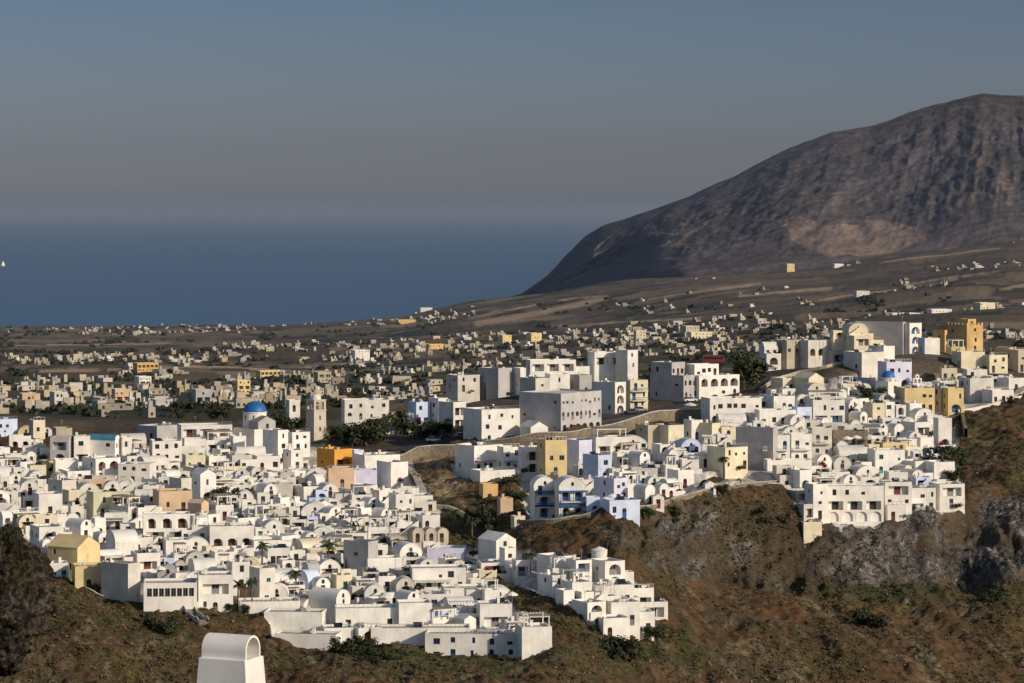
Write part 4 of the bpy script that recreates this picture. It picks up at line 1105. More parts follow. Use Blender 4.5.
# --- front centre
H4(235, 602, 300, 616, yaw=10, style='plain', cap=7, label='low white pool terrace block right of the palms')
H4(264, 612, 325, 632, yaw=-5, style='plain', cap=6, roofmat=CONC, label='long low white building with dark flat roof at bottom')
H4(274, 634, 341, 651, yaw=-10, style='plain', cap=5, roofmat=RUBBLE2, label='lowest long white retaining building below the dark flat roof')
H4(308, 590, 350, 620, yaw=50, roof='vault', style='win', cap=9, label='white vaulted house above the long front walls')
H4(333, 608, 400, 630, yaw=6, style='sparse', wood=REDP, cap=6, label='long white block with two dark windows in the front row')
H4(395, 603, 432, 632, yaw=8, style='plain', cap=6, label='long white terrace wall block in the middle of the front row')
H4(370, 628, 470, 645, yaw=2, style='plain', cap=6, label='white terrace block under the sunshades in the front row')
H4(425, 634, 522, 660, yaw=-3, style='sparse', cap=7, label='very long white terrace building at bottom centre')
H4(515, 627, 552, 664, yaw=12, style=['plain', 'win', 'loggia'], pergola=True, cap=7, label='white end building with pergola over the steep slope', terrace=0)
H4(455, 619, 476, 641, yaw=30, roof='gable', style='win', cap=6, label='small white gabled house with red flowers on the terrace')
H4(395, 592, 420, 612, yaw=35, roof='vault', style='win', label='white vaulted house left of the stepped terraces')
H4(374, 576, 396, 592, yaw=14, style='win', label='little white house with red bush beside it')
H4(408, 568, 466, 592, yaw=8, style=['win', 'win'], cap=7, terrace=2.5, pergola=True, label='upper white house of the stepped front terraces')
H4(440, 588, 485, 610, yaw=8, style='win', cap=7, terrace=2.5, pergola=True, label='middle white house of the stepped front terraces')
H4(482, 590, 500, 612, yaw=10, style='loggia', cap=6, pergola=True, label='small white house with pergola at right of stepped terraces')
H4(476, 604, 512, 628, yaw=8, style='loggia', cap=6, label='lower white house of the stepped front terraces')
H4(427, 548, 466, 563, yaw=-4, style='plain', col='lilac', cap=6, label='low bluish white building above the stepped terraces', pergola=False)
H4(343, 541, 378, 575, yaw=55, style='plain', col='grey', cap=9, label='big blank grey sided house left of the tall white block')
H4(361, 558, 402, 576, yaw=18, style='plain', cap=5, label='blank white block right of the tall palm')
H4(372, 545, 388, 560, yaw=14, style='win', label='small white house on top of the blank white block')
H4(330, 575, 352, 592, yaw=20, style='sparse', label='small cream white house below the tall palm', col='cream')
H4(262, 548, 290, 566, yaw=14, style='ribbon', label='white house with wide windows beside the tall thin palm')
H4(408, 528, 424, 543, yaw=20, roof='vault', col='tan', style='sparse', cap=7, label='left tan barrel vault of the trio')
H4(422, 529, 436, 543, yaw=20, roof='vault', col='tan', style='sparse', cap=7, label='middle tan barrel vault of the trio')
H4(434, 530, 448, 543, yaw=20, roof='vault', col='tan', style='sparse', cap=7, label='right tan barrel vault of the trio')
# --- centre
H4(316, 449, 352, 468, yaw=38, col='orange', style=['loggia', 'win'], cap=8, label='bright orange house below the bell tower', wood=BROWNP)
H4(325, 468, 354, 488, yaw=8, col='peach', style='sparse', side='plain', label='peach tan house under the bright orange one', wood=GREYP)
H4(350, 470, 377, 487, yaw=5, col='lilac', style='plain', label='lilac white house with flowered roof terrace')
H4(352, 455, 400, 473, yaw=22, style='plain', cap=9, label='long plain white building right of the bright orange house')
H4(376, 462, 408, 482, yaw=32, style='plain', cap=9, label='plain white building where the pale path begins')
H4(350, 450, 364, 462, yaw=20, col='lilac', style='sparse', label='small bluish house right beside the bright orange one')
H4(340, 400, 389, 420, yaw=10, style='sparse', cap=9, label='long white building standing among dark trees behind the tower')
H4(385, 415, 398, 425, yaw=20, col='yellow', style='win', label='small pale yellow house behind the trees')
H4(285, 400, 300, 412, yaw=20, style='win', label='white house behind the trees left of the bell tower')
H4(388, 494, 414, 518, yaw=20, style='win', label='white house with balconies left of the curved path')
H4(415, 515, 440, 530, yaw=20, style='win', label='white house at the foot of the curved path')
# --- grey crest blocks, centre
H4(408, 402, 430, 425, yaw=25, col='blue', style='win', wood=BLUEP, label='pale blue house with blue shutters among the trees')
H4(428, 398, 448, 422, yaw=35, style='sparse', label='white house with stepped roof right of the pale blue one')
H4(438, 402, 466, 428, yaw=38, style='loggia', label='white house with balcony left of the curved cream block')
H4(463, 409, 520, 443, yaw=30, style=['sparse', 'sparse', 'sparse'], cap=10, label='tall white block with big grey side beside the stone road wall', col=W)
H4(519, 392, 602, 432, yaw=52, col='grey', style=['arcade', 'balcony', 'win'], cap=14, dr=1.2, wood=GREYP, side='sparse', label='large grey hotel with wide blank side and arched white front', cat='hotel')  # shade of the left face is put into the grey wall colour
H4(520, 427, 548, 441, yaw=25, roof='gable', style='plain', label='small low white house by the stone road wall')
H4(592, 382, 626, 414, yaw=48, style=['arcade', 'arcade'], cap=9, label='white house with two round arches beside the pale yellow one')
H4(622, 380, 648, 410, yaw=20, col='cream', style=['balcony', 'balcony'], balcony='blue', wood=BLUEP, label='pale yellow house with blue balconies above the road')
H4(568, 366, 624, 388, yaw=18, style='sparse', cap=7, label='wide lower white block of the highest stepped building on the centre crest')
H4(588, 352, 626, 388, yaw=18, style=['plain', 'sparse', 'loggia'], cap=6, side='plain', roofmat=CONC, label='upper white storey with dark loggias highest on the centre crest')
H4(616, 350, 638, 390, yaw=35, style=['sparse', 'win', 'sparse'], cap=6, side='sparse', label='tall plain white wall block at right of the centre crest summit')
H4(526, 360, 576, 392, yaw=10, style=['plain', 'sparse', 'loggia'], cap=7, label='wide white building with dark openings on the centre crest')
H4(513, 368, 532, 390, yaw=25, style='plain', cap=6, label='narrow blank white block at left of the wide crest building')
H4(545, 374, 570, 396, yaw=14, style='sparse', cap=6, label='small white house in front of the wide crest building')
H4(478, 368, 512, 395, yaw=45, style='plain', col='grey', cap=9, label='plain grey house at left of the centre crest')
H4(520, 378, 550, 400, yaw=35, style='sparse', col='old', cap=9, label='old white block in front of the wide crest building')
H4(569, 375, 592, 395, yaw=30, style='sparse', col='grey', label='grey house between two white crest buildings')
H4(446, 375, 480, 392, yaw=30, style='sparse', col='old', label='low old white house left of the plain grey one')
# --- road-side terrace group under the stone wall
H4(455, 445, 503, 472, yaw=38, style=['win', 'win'], cap=8, label='white two storey hotel wing at left below the stone wall', cat='hotel', balcony=True)
H4(497, 447, 520, 471, yaw=18, style=['win', 'win'], label='white hotel wing in the middle below the stone wall', cat='hotel', balcony=True)
H4(518, 447, 544, 473, yaw=10, style=['arcade', 'arcade'], cap=6, label='white hotel wing with two tiers of arches beside the yellow house', cat='hotel')
H4(470, 470, 520, 486, yaw=25, style='plain', cap=6, label='blank white base block below the white hotel wings')
H4(537, 440, 567, 476, yaw=18, col='yellow', style=['sparse', 'win', 'sparse'], cap=7, label='tall yellow house between white arches and blue white houses')
H4(479, 484, 498, 503, yaw=14, col='ochre', style='sparse', label='small orange house on the slope below the blank white base')
H4(497, 498, 513, 516, yaw=14, col='peach', style='plain', label='small peach hut right below the small orange house')
H4(512, 516, 524, 529, yaw=20, col='cream', style='win', label='tiny cream hut by the dark slope')
H4(530, 477, 556, 518, yaw=10, roof='vault', style=['arcade', 'arcade', 'balcony'], wood=BLUEP, balcony='blue', cap=7, side='plain', label='left vault fronted half of the blue balconied hotel', cat='hotel')
H4(554, 478, 586, 518, yaw=10, roof='vault', style=['arcade', 'arcade', 'balcony'], wood=BLUEP, balcony='blue', cap=7, side='plain', label='right half of the blue balconied hotel', cat='hotel')
for k_, p_ in enumerate(PLACED[-2:]):
    hw = p_['w'] / 2; yf = -p_['dm'] / 2
    for zf in (2.75, 5.9):
        f_ = MB(); f_.box(-hw + .1, hw - .1, yf - .9, yf - .006, zf, zf + .32); f_.build('blue_awning', BLUEP, p_['obj'])
        for x_ in (-hw + .2, 0, hw - .3):
            q_ = MB(); q_.box(x_, x_ + .12, yf - .88, yf - .76, zf - 2.6, zf - .003); q_.build('post', BLUEP, p_['obj'])
H4(584, 497, 600, 516, yaw=10, col='blue', style='win', wood=BLUEP, label='small pale blue cafe right of the blue balconied hotel', cat='cafe')
H4(565, 440, 592, 466, yaw=35, col='lilac', style=['win', 'win'], wood=BLUEP, label='lilac white house right of the tall yellow house')
H4(590, 437, 628, 455, yaw=12, style='loggia', pergola=True, cap=7, label='white restaurant with reed shaded roof terrace', cat='restaurant')
H4(583, 455, 612, 482, yaw=35, col='blue', style=['win', 'win'], wood=BLUEP, label='pale blue stepped house below the lilac white one')
H4(594, 478, 628, 502, yaw=40, col='lilac', style=['win', 'win'], label='lilac house with dark blue side above the path')
H4(602, 500, 640, 518, yaw=16, col='blue', style='win', cap=6, label='low pale blue house directly on the path')
H4(628, 452, 650, 470, yaw=36, roof='vault', style='sparse', wood=BLUEP, cap=8, label='vaulted white house with blue door and grey side')
H4(664, 450, 678, 466, yaw=25, roof='vault', style='sparse', cap=6, label='small vaulted white house with arched window above the path')
H4(634, 485, 655, 505, yaw=36, roof='vault', style='sparse', cap=8, label='vaulted white house nearest the path')
H4(655, 484, 668, 499, yaw=30, roof='vault', style='sparse', wood=REDP, cap=5, label='little vaulted white house with red door')
H4(654, 497, 662, 509, yaw=10, roof='gable', style='win', wood=REDP, cap=2.6, label='tiny white shrine with red door on the path wall', cat='shrine')
H4(706, 484, 714, 497, yaw=10, roof='gable', style='win', cap=2.6, label='tiny white gate shrine at bend of the path wall', cat='shrine')
H4(668, 470, 694, 488, yaw=25, style='win', cap=6, label='white house with wide grey stair beside the palm garden')
H4(655, 425, 684, 446, yaw=30, col='cream', style='plain', cap=8, label='blank cream house below the stone road wall')
H4(684, 420, 703, 440, yaw=25, style='win', label='white house among cream ones below the road')
H4(700, 423, 720, 440, yaw=40, col='cream', style='plain', label='cream house left of the mauve sided block')
H4(708, 447, 748, 470, yaw=30, col='cream', style='win', wood=BROWNP, cap=8, label='cream house with curved annex behind the palm garden')
H4(636, 425, 662, 445, yaw=30, col='tan', style='plain', pergola=False, cap=8, label='tan terraced block right of the reed shaded restaurant')
# --- centre right: palace and arcades
H4(650, 362, 706, 400, yaw=50, col='grey', style=['win', 'win', 'win'], cap=12, upper=(.6, .35), wood=BROWNP, label='large mansion with grey shaded side and many windows')  # shaded side of the white mansion, its shade painted as grey walls
H4(684, 364, 740, 397, yaw=30, style=['sparse', 'arcade', 'win'], cap=8, upper=(.6, .35), label='bright white mansion wing with arched porch')
H4(702, 398, 762, 424, yaw=14, style=['arcade', 'win'], cap=8, wood=BROWNP, label='white two storey building with dark arches and windows in rows')
H4(756, 410, 796, 426, yaw=8, style='win', wood=GREYP, cap=6, label='plain bluish white low building right of the dark arched one')
H4(765, 396, 795, 411, yaw=18, style='win', wood=TURQ, label='white house with turquoise doors behind the low building')
H4(793, 407, 812, 424, yaw=14, col='blue', style='loggia', wood=BLUEP, label='small bluish house with blue porch')
H4(808, 400, 845, 424, yaw=10, style=['loggia', 'win'], wood=BLUEP, pergola=True, cap=7, label='white restaurant with blue shutters and awning', cat='restaurant')
H4(805, 397, 842, 407, yaw=10, style='plain', col='old', cap=7, label='long low white roof block behind the awning restaurant')
H4(772, 378, 800, 392, yaw=24, col='cream', style='sparse', label='cream house under the tan cliff wall')
H4(795, 378, 824, 392, yaw=30, col='cream', roof='gable', style='sparse', label='cream house with pitched roof under the tan cliff wall')
# rows of hotel balconies
H4(740, 428, 775, 463, yaw=58, col='grey', style='plain', side='plain', cap=13, dr=1.2, label='big mauve grey blank sided block beside the balcony hotel')  # beige block standing in shade, the shade painted as grey walls
H4(758, 435, 790, 463, yaw=6, style=['balcony', 'balcony', 'balcony'], balcony=True, cap=6, label='left section of the long white balcony hotel', cat='hotel')
H4(789, 434, 812, 463, yaw=6, style=['balcony', 'balcony', 'balcony'], balcony=True, cap=6, label='middle section of the long white balcony hotel', cat='hotel')
H4(810, 428, 832, 457, yaw=6, col='old', style=['balcony', 'balcony', 'balcony'], balcony=True, cap=6, label='right section of the long balcony hotel with rounded gable', cat='hotel')
H4(765, 463, 812, 472, yaw=6, style='plain', cap=5, label='blank white plinth under the long balcony hotel')
# --- right crest
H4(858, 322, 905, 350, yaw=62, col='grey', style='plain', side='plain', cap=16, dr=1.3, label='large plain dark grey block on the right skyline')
H4(890, 323, 922, 354, yaw=40, style=['arcade', 'arcade', 'arcade'], wood=BLUEP, cap=9, label='tall white house with blue arched windows on the skyline', side='plain')
H4(920, 338, 940, 354, yaw=14, style='plain', label='plain white annex right of the blue arched house')
H4(934, 330, 950, 352, yaw=45, col='ochre', style='arcade', label='brown arched house left of the mustard castle house')
H4(935, 325, 962, 350, yaw=60, col='rubble', style='arcade', cap=9, label='dark brown stone building joined to the mustard castle house')
H4(955, 352, 985, 369, yaw=12, col='cream', style='plain', cap=8, label='low blank cream block under the mustard castle house')
H4(980, 355, 1008, 373, yaw=20, col='cream', style='win', cap=8, label='cream house with window row right of the blank cream block')
H4(1008, 350, 1040, 372, yaw=20, col='tan', style='win', cap=8, label='tan house at the right edge of the skyline')
H4(870, 346, 895, 366, yaw=35, style='plain', col=W, cap=8, label='white rounded house on the slope of the right crest')
H4(845, 352, 885, 372, yaw=30, style='plain', col='old', cap=9, label='long sloping white building descending from the right crest')
H4(880, 362, 912, 388, yaw=14, col='lilac', style=['arcade', 'win'], wood=BLUEP, cap=7, label='lilac white house with arches above the small blue dome')
H4(898, 388, 935, 413, yaw=12, col='yellow', style=['win', 'win'], wood=BROWNP, cap=8, label='bright yellow church building with flat front', cat='church')
belfry_gable(917, 390, 16, 'white bell gable on the yellow church roof')
H4(933, 386, 948, 409, yaw=35, col='grey', style='plain', label='grey sided house between the yellow church and the blue doored one')
H4(943, 388, 964, 413, yaw=14, col='yellow', style=['arcade', 'win'], wood=BLUEP, label='yellow house with big blue door near the cliff path')
H4(962, 378, 994, 398, yaw=15, style='plain', col='old', cap=8, label='low wide white roofed house right of the blue doored one')
H4(985, 390, 1014, 404, yaw=15, style='win', wood=REDP, label='white house with red shutters by the path at right edge')
H4(1000, 378, 1026, 392, yaw=20, style='sparse', label='white sloping house at right edge above the path')
H4(866, 403, 886, 424, yaw=20, col='cream', style='win', label='beige house below the small blue dome')
H4(884, 402, 894, 424, yaw=14, style=['win', 'win'], wood=GREYP, label='narrow tall white house below the small blue dome')
H4(893, 405, 906, 424, yaw=14, style='arcade', label='white house with arched door below the yellow church')
H4(906, 403, 922, 420, yaw=14, style='win', label='low white house with dark tree in front of the yellow church')
H4(820, 350, 846, 362, yaw=30, col='grey', style='loggia', label='low grey shop building beside the street on the crest')
H4(775, 340, 800, 356, yaw=30, col='tan', style='win', label='tan house beside the car park on the crest')
H4(795, 340, 835, 356, yaw=30, col='old', style='arcade', label='whitish house with arched top by the crest street')
H4(840, 340, 884, 352, yaw=15, col='cream', style='arcade', label='cream building with row of small yellow arches')
# --- right cluster hanging over the cliff
H4(935, 418, 952, 448, yaw=12, style=['arcade', 'plain', 'arcade'], cap=6, label='narrow white tower house with bell arch at right end of the cluster')
H4(903, 422, 932, 436, yaw=25, style='loggia', roofmat=CONC, label='white house with wide grey roof near top of the right cluster')
H4(888, 424, 904, 440, yaw=25, roof='vault', style='sparse', cap=6, label='small vaulted white house near top of the right cluster')
H4(870, 424, 888, 440, yaw=30, roof='vault', style='sparse', cap=6, label='left small vaulted white house near top of the right cluster')
H4(905, 432, 922, 446, yaw=14, style='arcade', roof='vault', label='white vaulted house with two arched windows in the right cluster')
H4(830, 431, 868, 447, yaw=8, col='dry', style='win', cap=5, side='plain', label='brown stone fronted building behind the white umbrellas')
H4(870, 450, 905, 475, yaw=10, style=['win', 'win'], cap=7, label='white house with square windows in middle of the right cluster')
H4(856, 462, 872, 475, yaw=20, style='arcade', label='small white house with one arch in the right cluster')
H4(902, 461, 930, 478, yaw=30, style=['win'], label='white house with rounded grey side in the right cluster')
H4(812, 478, 836, 489, yaw=12, style='loggia', pergola=True, cap=6, label='low white terrace room with pergola above left end of the cliff hotel')
H4(838, 480, 858, 490, yaw=18, roof='vault', style='sparse', cap=6, label='small white vault standing above the arcaded cliff hotel')
H4(858, 478, 880, 489, yaw=8, style='arcade', cap=6, label='low white arched room above right end of the arcaded cliff hotel')
H4(884, 505, 906, 521, yaw=10, style='win', cap=5, label='small square white block stepping out below the right hotel wing')
H4(906, 498, 926, 513, yaw=12, style='loggia', cap=5, label='low white terrace room stepping out on the grey cliff')
H4(886, 472, 908, 488, yaw=8, style='win', label='square white house with two tall windows above the cliff terrace')
H4(816, 472, 850, 487, yaw=10, style='arcade', cap=6, label='white house with three dark arches left of the cliff hotel')
H4(806, 455, 832, 470, yaw=28, style='plain', roof='vault', label='large white vault beside the long stair')
H4(790, 470, 812, 490, yaw=28, style='arcade', label='white house with dark arch beside the long stair')
H4(806, 484, 828, 520, yaw=20, style='sparse', cap=8, label='white end house left of the arcaded cliff hotel')
H4(824, 486, 884, 522, yaw=3, style=['blind', 'loggia', 'sparse'], cap=7, side='plain', chimney=False, label='cliff edge hotel with row of blind arches under open loggias', cat='hotel')
H4(882, 482, 912, 519, yaw=6, style=['plain', 'win', 'loggia'], cap=7, label='white hotel wing right of the arcaded cliff hotel', cat='hotel')
H4(905, 488, 936, 512, yaw=6, style=['win', 'win'], cap=7, wood=GREYP, label='white cliff house with row of dark square windows')
H4(932, 484, 965, 508, yaw=14, style=['sparse', 'loggia'], cap=7, label='last white house at right end above the grey cliff')
H4(925, 462, 955, 482, yaw=18, style='win', label='white terrace house left of the cliff shrubs', terrace=2)
H4(800, 522, 822, 543, yaw=10, col='cream', style='plain', cap=5, side='plain', roof='flat', chimney=False, label='tall cream retaining block below the end house')
# --- hotel on the spur
round_tower(600, 566, 8, 17, 'short round white tower with conical top on the spur hotel')
SPUR = [
 (537, 556, 574, 578, dict(yaw=35, style='loggia', roof='flat', cap=8, label='upper left white wing of the spur hotel')),
 (566, 560, 592, 586, dict(yaw=25, style=['win', 'loggia'], cap=7, label='white wing of the spur hotel left of the round tower')),
 (590, 561, 625, 588, dict(yaw=28, style=['arcade', 'arcade'], cap=8, label='white wing with two tiers of arches under the round tower')),
 (618, 572, 634, 592, dict(yaw=12, style='arcade', cap=6, label='narrow white wing with one tall arch on the spur hotel')),
 (538, 575, 566, 600, dict(yaw=35, style='win', cap=7, label='left white wing with small windows on the spur hotel')),
 (560, 582, 592, 606, dict(yaw=25, style='loggia', pergola=True, cap=7, label='middle white wing with pergola on the spur hotel')),
 (588, 585, 634, 606, dict(yaw=14, style=['win', 'loggia'], cap=6, label='white wing with wide dark loggias on the spur hotel')),
 (630, 588, 654, 608, dict(yaw=10, style='loggia', cap=5, label='white wing with square openings at right of the spur hotel')),
 (572, 602, 606, 628, dict(yaw=30, style=['win', 'arcade'], cap=7, label='lower left white wing of the spur hotel')),
 (604, 602, 640, 626, dict(yaw=14, style=['win', 'win'], cap=6, label='lower middle white wing of the spur hotel')),
 (636, 602, 668, 618, dict(yaw=8, style='loggia', cap=5, label='farthest right white pavilion of the spur hotel')),
 (594, 618, 630, 638, dict(yaw=18, style=['win', 'win'], cap=6, label='lowest white wing of the spur hotel above the shrubs')),
 (626, 612, 655, 634, dict(yaw=12, style='win', cap=6, label='lowest right white wing of the spur hotel')),
 (478, 540, 516, 562, dict(yaw=35, style='sparse', roof='gable', cap=7, label='white pitched house at left of the green gully')),
 (512, 560, 530, 577, dict(yaw=14, style='loggia', cap=6, label='small white house with dark porch left of the spur hotel')),
 (500, 548, 515, 572, dict(yaw=25, style='win', cap=6, label='narrow white house at the head of the green gully')),
]
SPUR += [
 (548, 568, 568, 584, dict(yaw=15, style='loggia', cap=5, pergola=True, label='small white terrace room with pergola on the upper spur hotel')),
 (574, 577, 592, 592, dict(yaw=20, style='arcade', cap=5, label='small white arched room in front of the round tower')),
 (606, 580, 622, 596, dict(yaw=12, style=['win'], cap=5, label='small square white room between arches and loggias of the spur hotel')),
 (576, 592, 594, 612, dict(yaw=20, style='win', cap=5, stair=True, label='small white room with stair in middle of the spur hotel')),
 (598, 596, 618, 612, dict(yaw=14, style='loggia', cap=5, pergola=True, label='white pergola room in lower middle of the spur hotel')),
 (556, 590, 574, 612, dict(yaw=30, style='sparse', cap=5, label='narrow white stepped wing on left flank of the spur hotel')),
 (618, 598, 640, 612, dict(yaw=10, style='loggia', cap=5, label='low white double loggia at right of the spur hotel')),
 (584, 612, 602, 630, dict(yaw=25, style='win', cap=5, label='low narrow white wing beside the lowest spur hotel wing')),
]
for a, b_, c_, d, k in SPUR: H4(a, b_, c_, d, cat='hotel' if 'spur hotel' in k['label'] else 'house', name='hotel_wing' if 'spur hotel' in k['label'] else None, **k)
# ================================================================== fill: the rest of the near town, each house its own
def overlap(x0, x1, y0, y1):
    worst = 0
    A = (x1 - x0) * (y1 - y0)
    for p in PLACED:
        ox = min(x1, p['x1']) - max(x0, p['x0']); oy = min(y1, p['y1']) - max(y0, p['y0'])
        if ox > 0 and oy > 0:
            B = (p['x1'] - p['x0']) * (p['y1'] - p['y0'])
            inv = ox * oy / min(A, B)
            if y1 >= p['y1'] - 1: inv *= 1.6      # it would stand in front of the other
            worst = max(worst, inv)
    return worst
FILLZ = [
 ([(-12,455),(60,452),(290,450),(330,470),(385,480),(425,505),(438,540),(462,560),(500,575),(480,600),(545,640),(430,650),(338,648),(272,620),(262,606),(140,605),(105,596),(45,572),(40,530),(-12,528)], 14, 8, W, 1.0),
 ([(440,468),(600,456),(720,438),(702,470),(690,490),(640,500),(590,512),(585,480),(455,478)], 13, 8, W, 1.0),
 ([(700,412),(860,376),(960,392),(950,415),(958,500),(930,510),(825,512),(800,505),(785,482),(750,470),(710,440)], 13, 8, W, 1.0),
 ([(335,425),(470,425),(470,398),(640,378),(640,395),(540,432),(460,440),(340,440)], 24, 13, 'mix', .55),
 ([(740,352),(860,335),(1024,352),(1024,385),(960,392),(860,376),(770,392)], 24, 12, 'mix', .6),
 ([(-12,440),(300,432),(340,445),(300,455),(-12,456)], 24, 10, 'mix', .8),
]
NOFILL = [[(395,450),(430,440),(462,452),(462,480),(530,492),(530,552),(470,552),(425,515),(405,490)], [(760,368),(900,350),(940,356),(940,386),(860,392),(765,392)], [(528,505),(600,517),(600,560),(530,548)],
          [(690,470),(770,470),(790,488),(690,500)], [(938,440),(962,440),(962,485),(938,485)]]
STY = ['win', 'win', 'win', 'sparse', 'sparse', 'arcade', 'loggia', 'plain']
rnd = random.Random(21)
fill = []
for poly, sx_, sy_, c_, prob in FILLZ:
    xs = [p[0] for p in poly]; ys = [p[1] for p in poly]
    y = min(ys); row = 0
    while y <= max(ys):
        x = min(xs) + (row % 2) * sx_ / 2
        while x <= max(xs):
            px = x + rnd.uniform(-.3, .3) * sx_; py = y + rnd.uniform(-.35, .35) * sy_
            if inpoly([px], [py], poly)[0] and not any(inpoly([px], [py], q_)[0] for q_ in NOFILL) and rnd.random() < prob:
                fill.append((px, py, c_))
            x += sx_
        y += sy_; row += 1
fill.sort(key=lambda a: -a[1])
nfill = 0
for px, py, c_ in fill:
    sc_ = .98 + .33 * (py - 420) / 200; wpx = rnd.choice([12, 15, 18, 21, 25, 30]) * sc_; hpx = rnd.choice([8, 8, 9, 10, 11, 14]) * sc_
    hh = hpx
    if overlap(px - wpx/2, px + wpx/2, py - hh, py) > .52: continue
    if nfill >= 460: break
    nfill += 1
    cc = rnd.choices([W, 'old', 'cream', 'blue', 'peach', 'grey', 'yellow'], [72, 16, 5, 2, 1, 2, 1] if c_ == W else [35, 25, 16, 4, 5, 12, 5])[0]
    ro = rnd.choices(['flat', 'vault', 'gable', 'vaultx'], [70, 18, 3, 9])[0]
    st_ = rnd.choice(STY); tall = hh > 13
    house(px, py, wpx, hh, yaw=rnd.choice([rnd.uniform(0, 18), rnd.uniform(5, 30), rnd.uniform(15, 50)]), dr=rnd.uniform(.5, 1.0), col=cc,
          style=[st_, rnd.choice(STY)] if tall else st_, roof=ro, upper=(rnd.uniform(.4, .65), .45) if (tall and rnd.random() < .5 and ro != 'gable') else None,
          terrace=rnd.choice([0, 0, 2.2, 3.0]) if ro != 'vaultx' else 2.2, annex=rnd.random() < .6, pergola=rnd.random() < .25, stair=rnd.random() < .18, seed=1000 + nfill)
    PLACED[-1]['auto'] = True

autos = sorted([p for p in PLACED if p.get('auto')], key=lambda p: -(p['wpx'] * p['hpx']))
nh = sum(1 for p in PLACED if not p.get('auto') and p['obj'].get('category') == 'house')
keep = max(0, 298 - nh)
rest = autos[keep:]
def kids(o):
    out = []
    for c_ in CH.get(o, []): out.append(c_); out += kids(c_)
    return out
CH = {}
for o in bpy.data.objects:
    if o.parent: CH.setdefault(o.parent, []).append(o)
def lmat(o): return Matrix.Translation(o.location) @ o.rotation_euler.to_matrix().to_4x4()
V, Fc, MI, mats_ = [], [], [], []
for p in rest:
    for o in kids(p['obj']):
        M_ = lmat(o); q_ = o.parent
        while q_: M_ = lmat(q_) @ M_; q_ = q_.parent
        k = len(V); V += [tuple(M_ @ v.co) for v in o.data.vertices]
        idx = []
        for m_ in o.data.materials:
            if m_ not in mats_: mats_.append(m_)
            idx.append(mats_.index(m_))
        for f in o.data.polygons: Fc.append([k + i for i in f.vertices]); MI.append(idx[f.material_index])
    for o in kids(p['obj']) + [p['obj']]: bpy.data.objects.remove(o)
    p['auto'] = False; p['obj'] = None
if rest:
    me = bpy.data.meshes.new('small_houses'); me.from_pydata(V, [], Fc); [me.materials.append(m_) for m_ in mats_]; me.polygons.foreach_set('material_index', MI)
    tag(link(bpy.data.objects.new('small_houses', me)), 'mass of the smallest white houses wedged between the larger ones', 'houses', kind='stuff')
print('fill houses', nfill, 'total', len(PLACED))
# ---- wording that singles out each filled-in house
COLW = {'white': 'white', 'old': 'weathered white', 'cream': 'cream', 'blue': 'pale blue', 'peach': 'peach', 'grey': 'grey', 'yellow': 'yellow'}
LM = [((256, 430), 'the big blue domed church'), ((316, 425), 'the stone bell tower'), ((334, 458), 'the bright orange house'), ((103, 450), 'the teal roofed vault'),
      ((204, 488), 'the twin arched chapel house'), ((170, 502), 'the peach orange house'), ((229, 538), 'the house with three big arches'), ((74, 560), 'the yellow gabled house'),
      ((168, 598), 'the long glazed building'), ((328, 555), 'the tall palm'), ((262, 555), 'the thin palm'), ((360, 560), 'the big blank grey sided house'), ((295, 622), 'the long dark roofed building'),
      ((437, 578), 'the stepped front terraces'), ((428, 536), 'the three tan vaults'), ((600, 560), 'the round tower'), ((552, 458), 'the tall yellow house'), ((558, 498), 'the blue balconied hotel'),
      ((615, 490), 'the lilac house'), ((560, 412), 'the large grey hotel'), ((635, 395), 'the blue balconied yellow house'), ((710, 380), 'the white mansion'), ((732, 411), 'the dark arched building'),
      ((790, 449), 'the long balcony hotel'), ((890, 382), 'the small blue dome'), ((916, 400), 'the yellow church'), ((974, 336), 'the mustard castle house'), ((854, 505), 'the arcaded cliff hotel'),
      ((850, 440), 'the stone front behind umbrellas'), ((943, 432), 'the narrow tower house'), ((90, 505), 'the pale green block'), ((165, 528), 'the balconied arches'), ((480, 640), 'the very long terrace building'),
      ((380, 462), 'the long plain white building'), ((640, 460), 'the blue doored vault'), ((15, 440), 'the left edge arcade'), ((600, 365), 'the highest centre building')]
ORD = ['nearest', 'second', 'third', 'fourth', 'fifth', 'sixth', 'seventh', 'eighth', 'ninth', 'tenth', 'eleventh', 'twelfth']
from collections import defaultdict
buck = defaultdict(list)
for p in PLACED:
    if not p.get('auto'): continue
    cx, cy = p['px'], p['py'] - p['hpx'] / 2
    d, lm, nm = min((math.hypot((cx - l[0]) , (cy - l[1]) * 1.4), l, n) for l, n in LM)
    dx, dy = cx - lm[0], (cy - lm[1]) * 1.4
    dirn = ('right of' if dx > 0 else 'left of') if abs(dx) > abs(dy) else ('below' if dy > 0 else 'behind')
    rf = {'flat': 'flat roofed', 'vault': 'vaulted', 'gable': 'gabled', 'vaultx': 'long vaulted'}[p['roof']]
    big = 'tall ' if p['hpx'] > 13 else ('low ' if p['hpx'] < 9 else '')
    buck[(big + COLW[p['col']] + ' ' + rf + ' house', dirn, nm)].append((d, p))
for (desc, dirn, nm), l in buck.items():
    l.sort(key=lambda a: a[0])
    for i, (d, p) in enumerate(l):
        s_ = desc + ' ' + dirn + ' ' + nm if len(l) == 1 else ORD[min(i, 11)] + ' ' + desc + ' ' + dirn + ' ' + nm
        tag(p['obj'], s_, 'house')

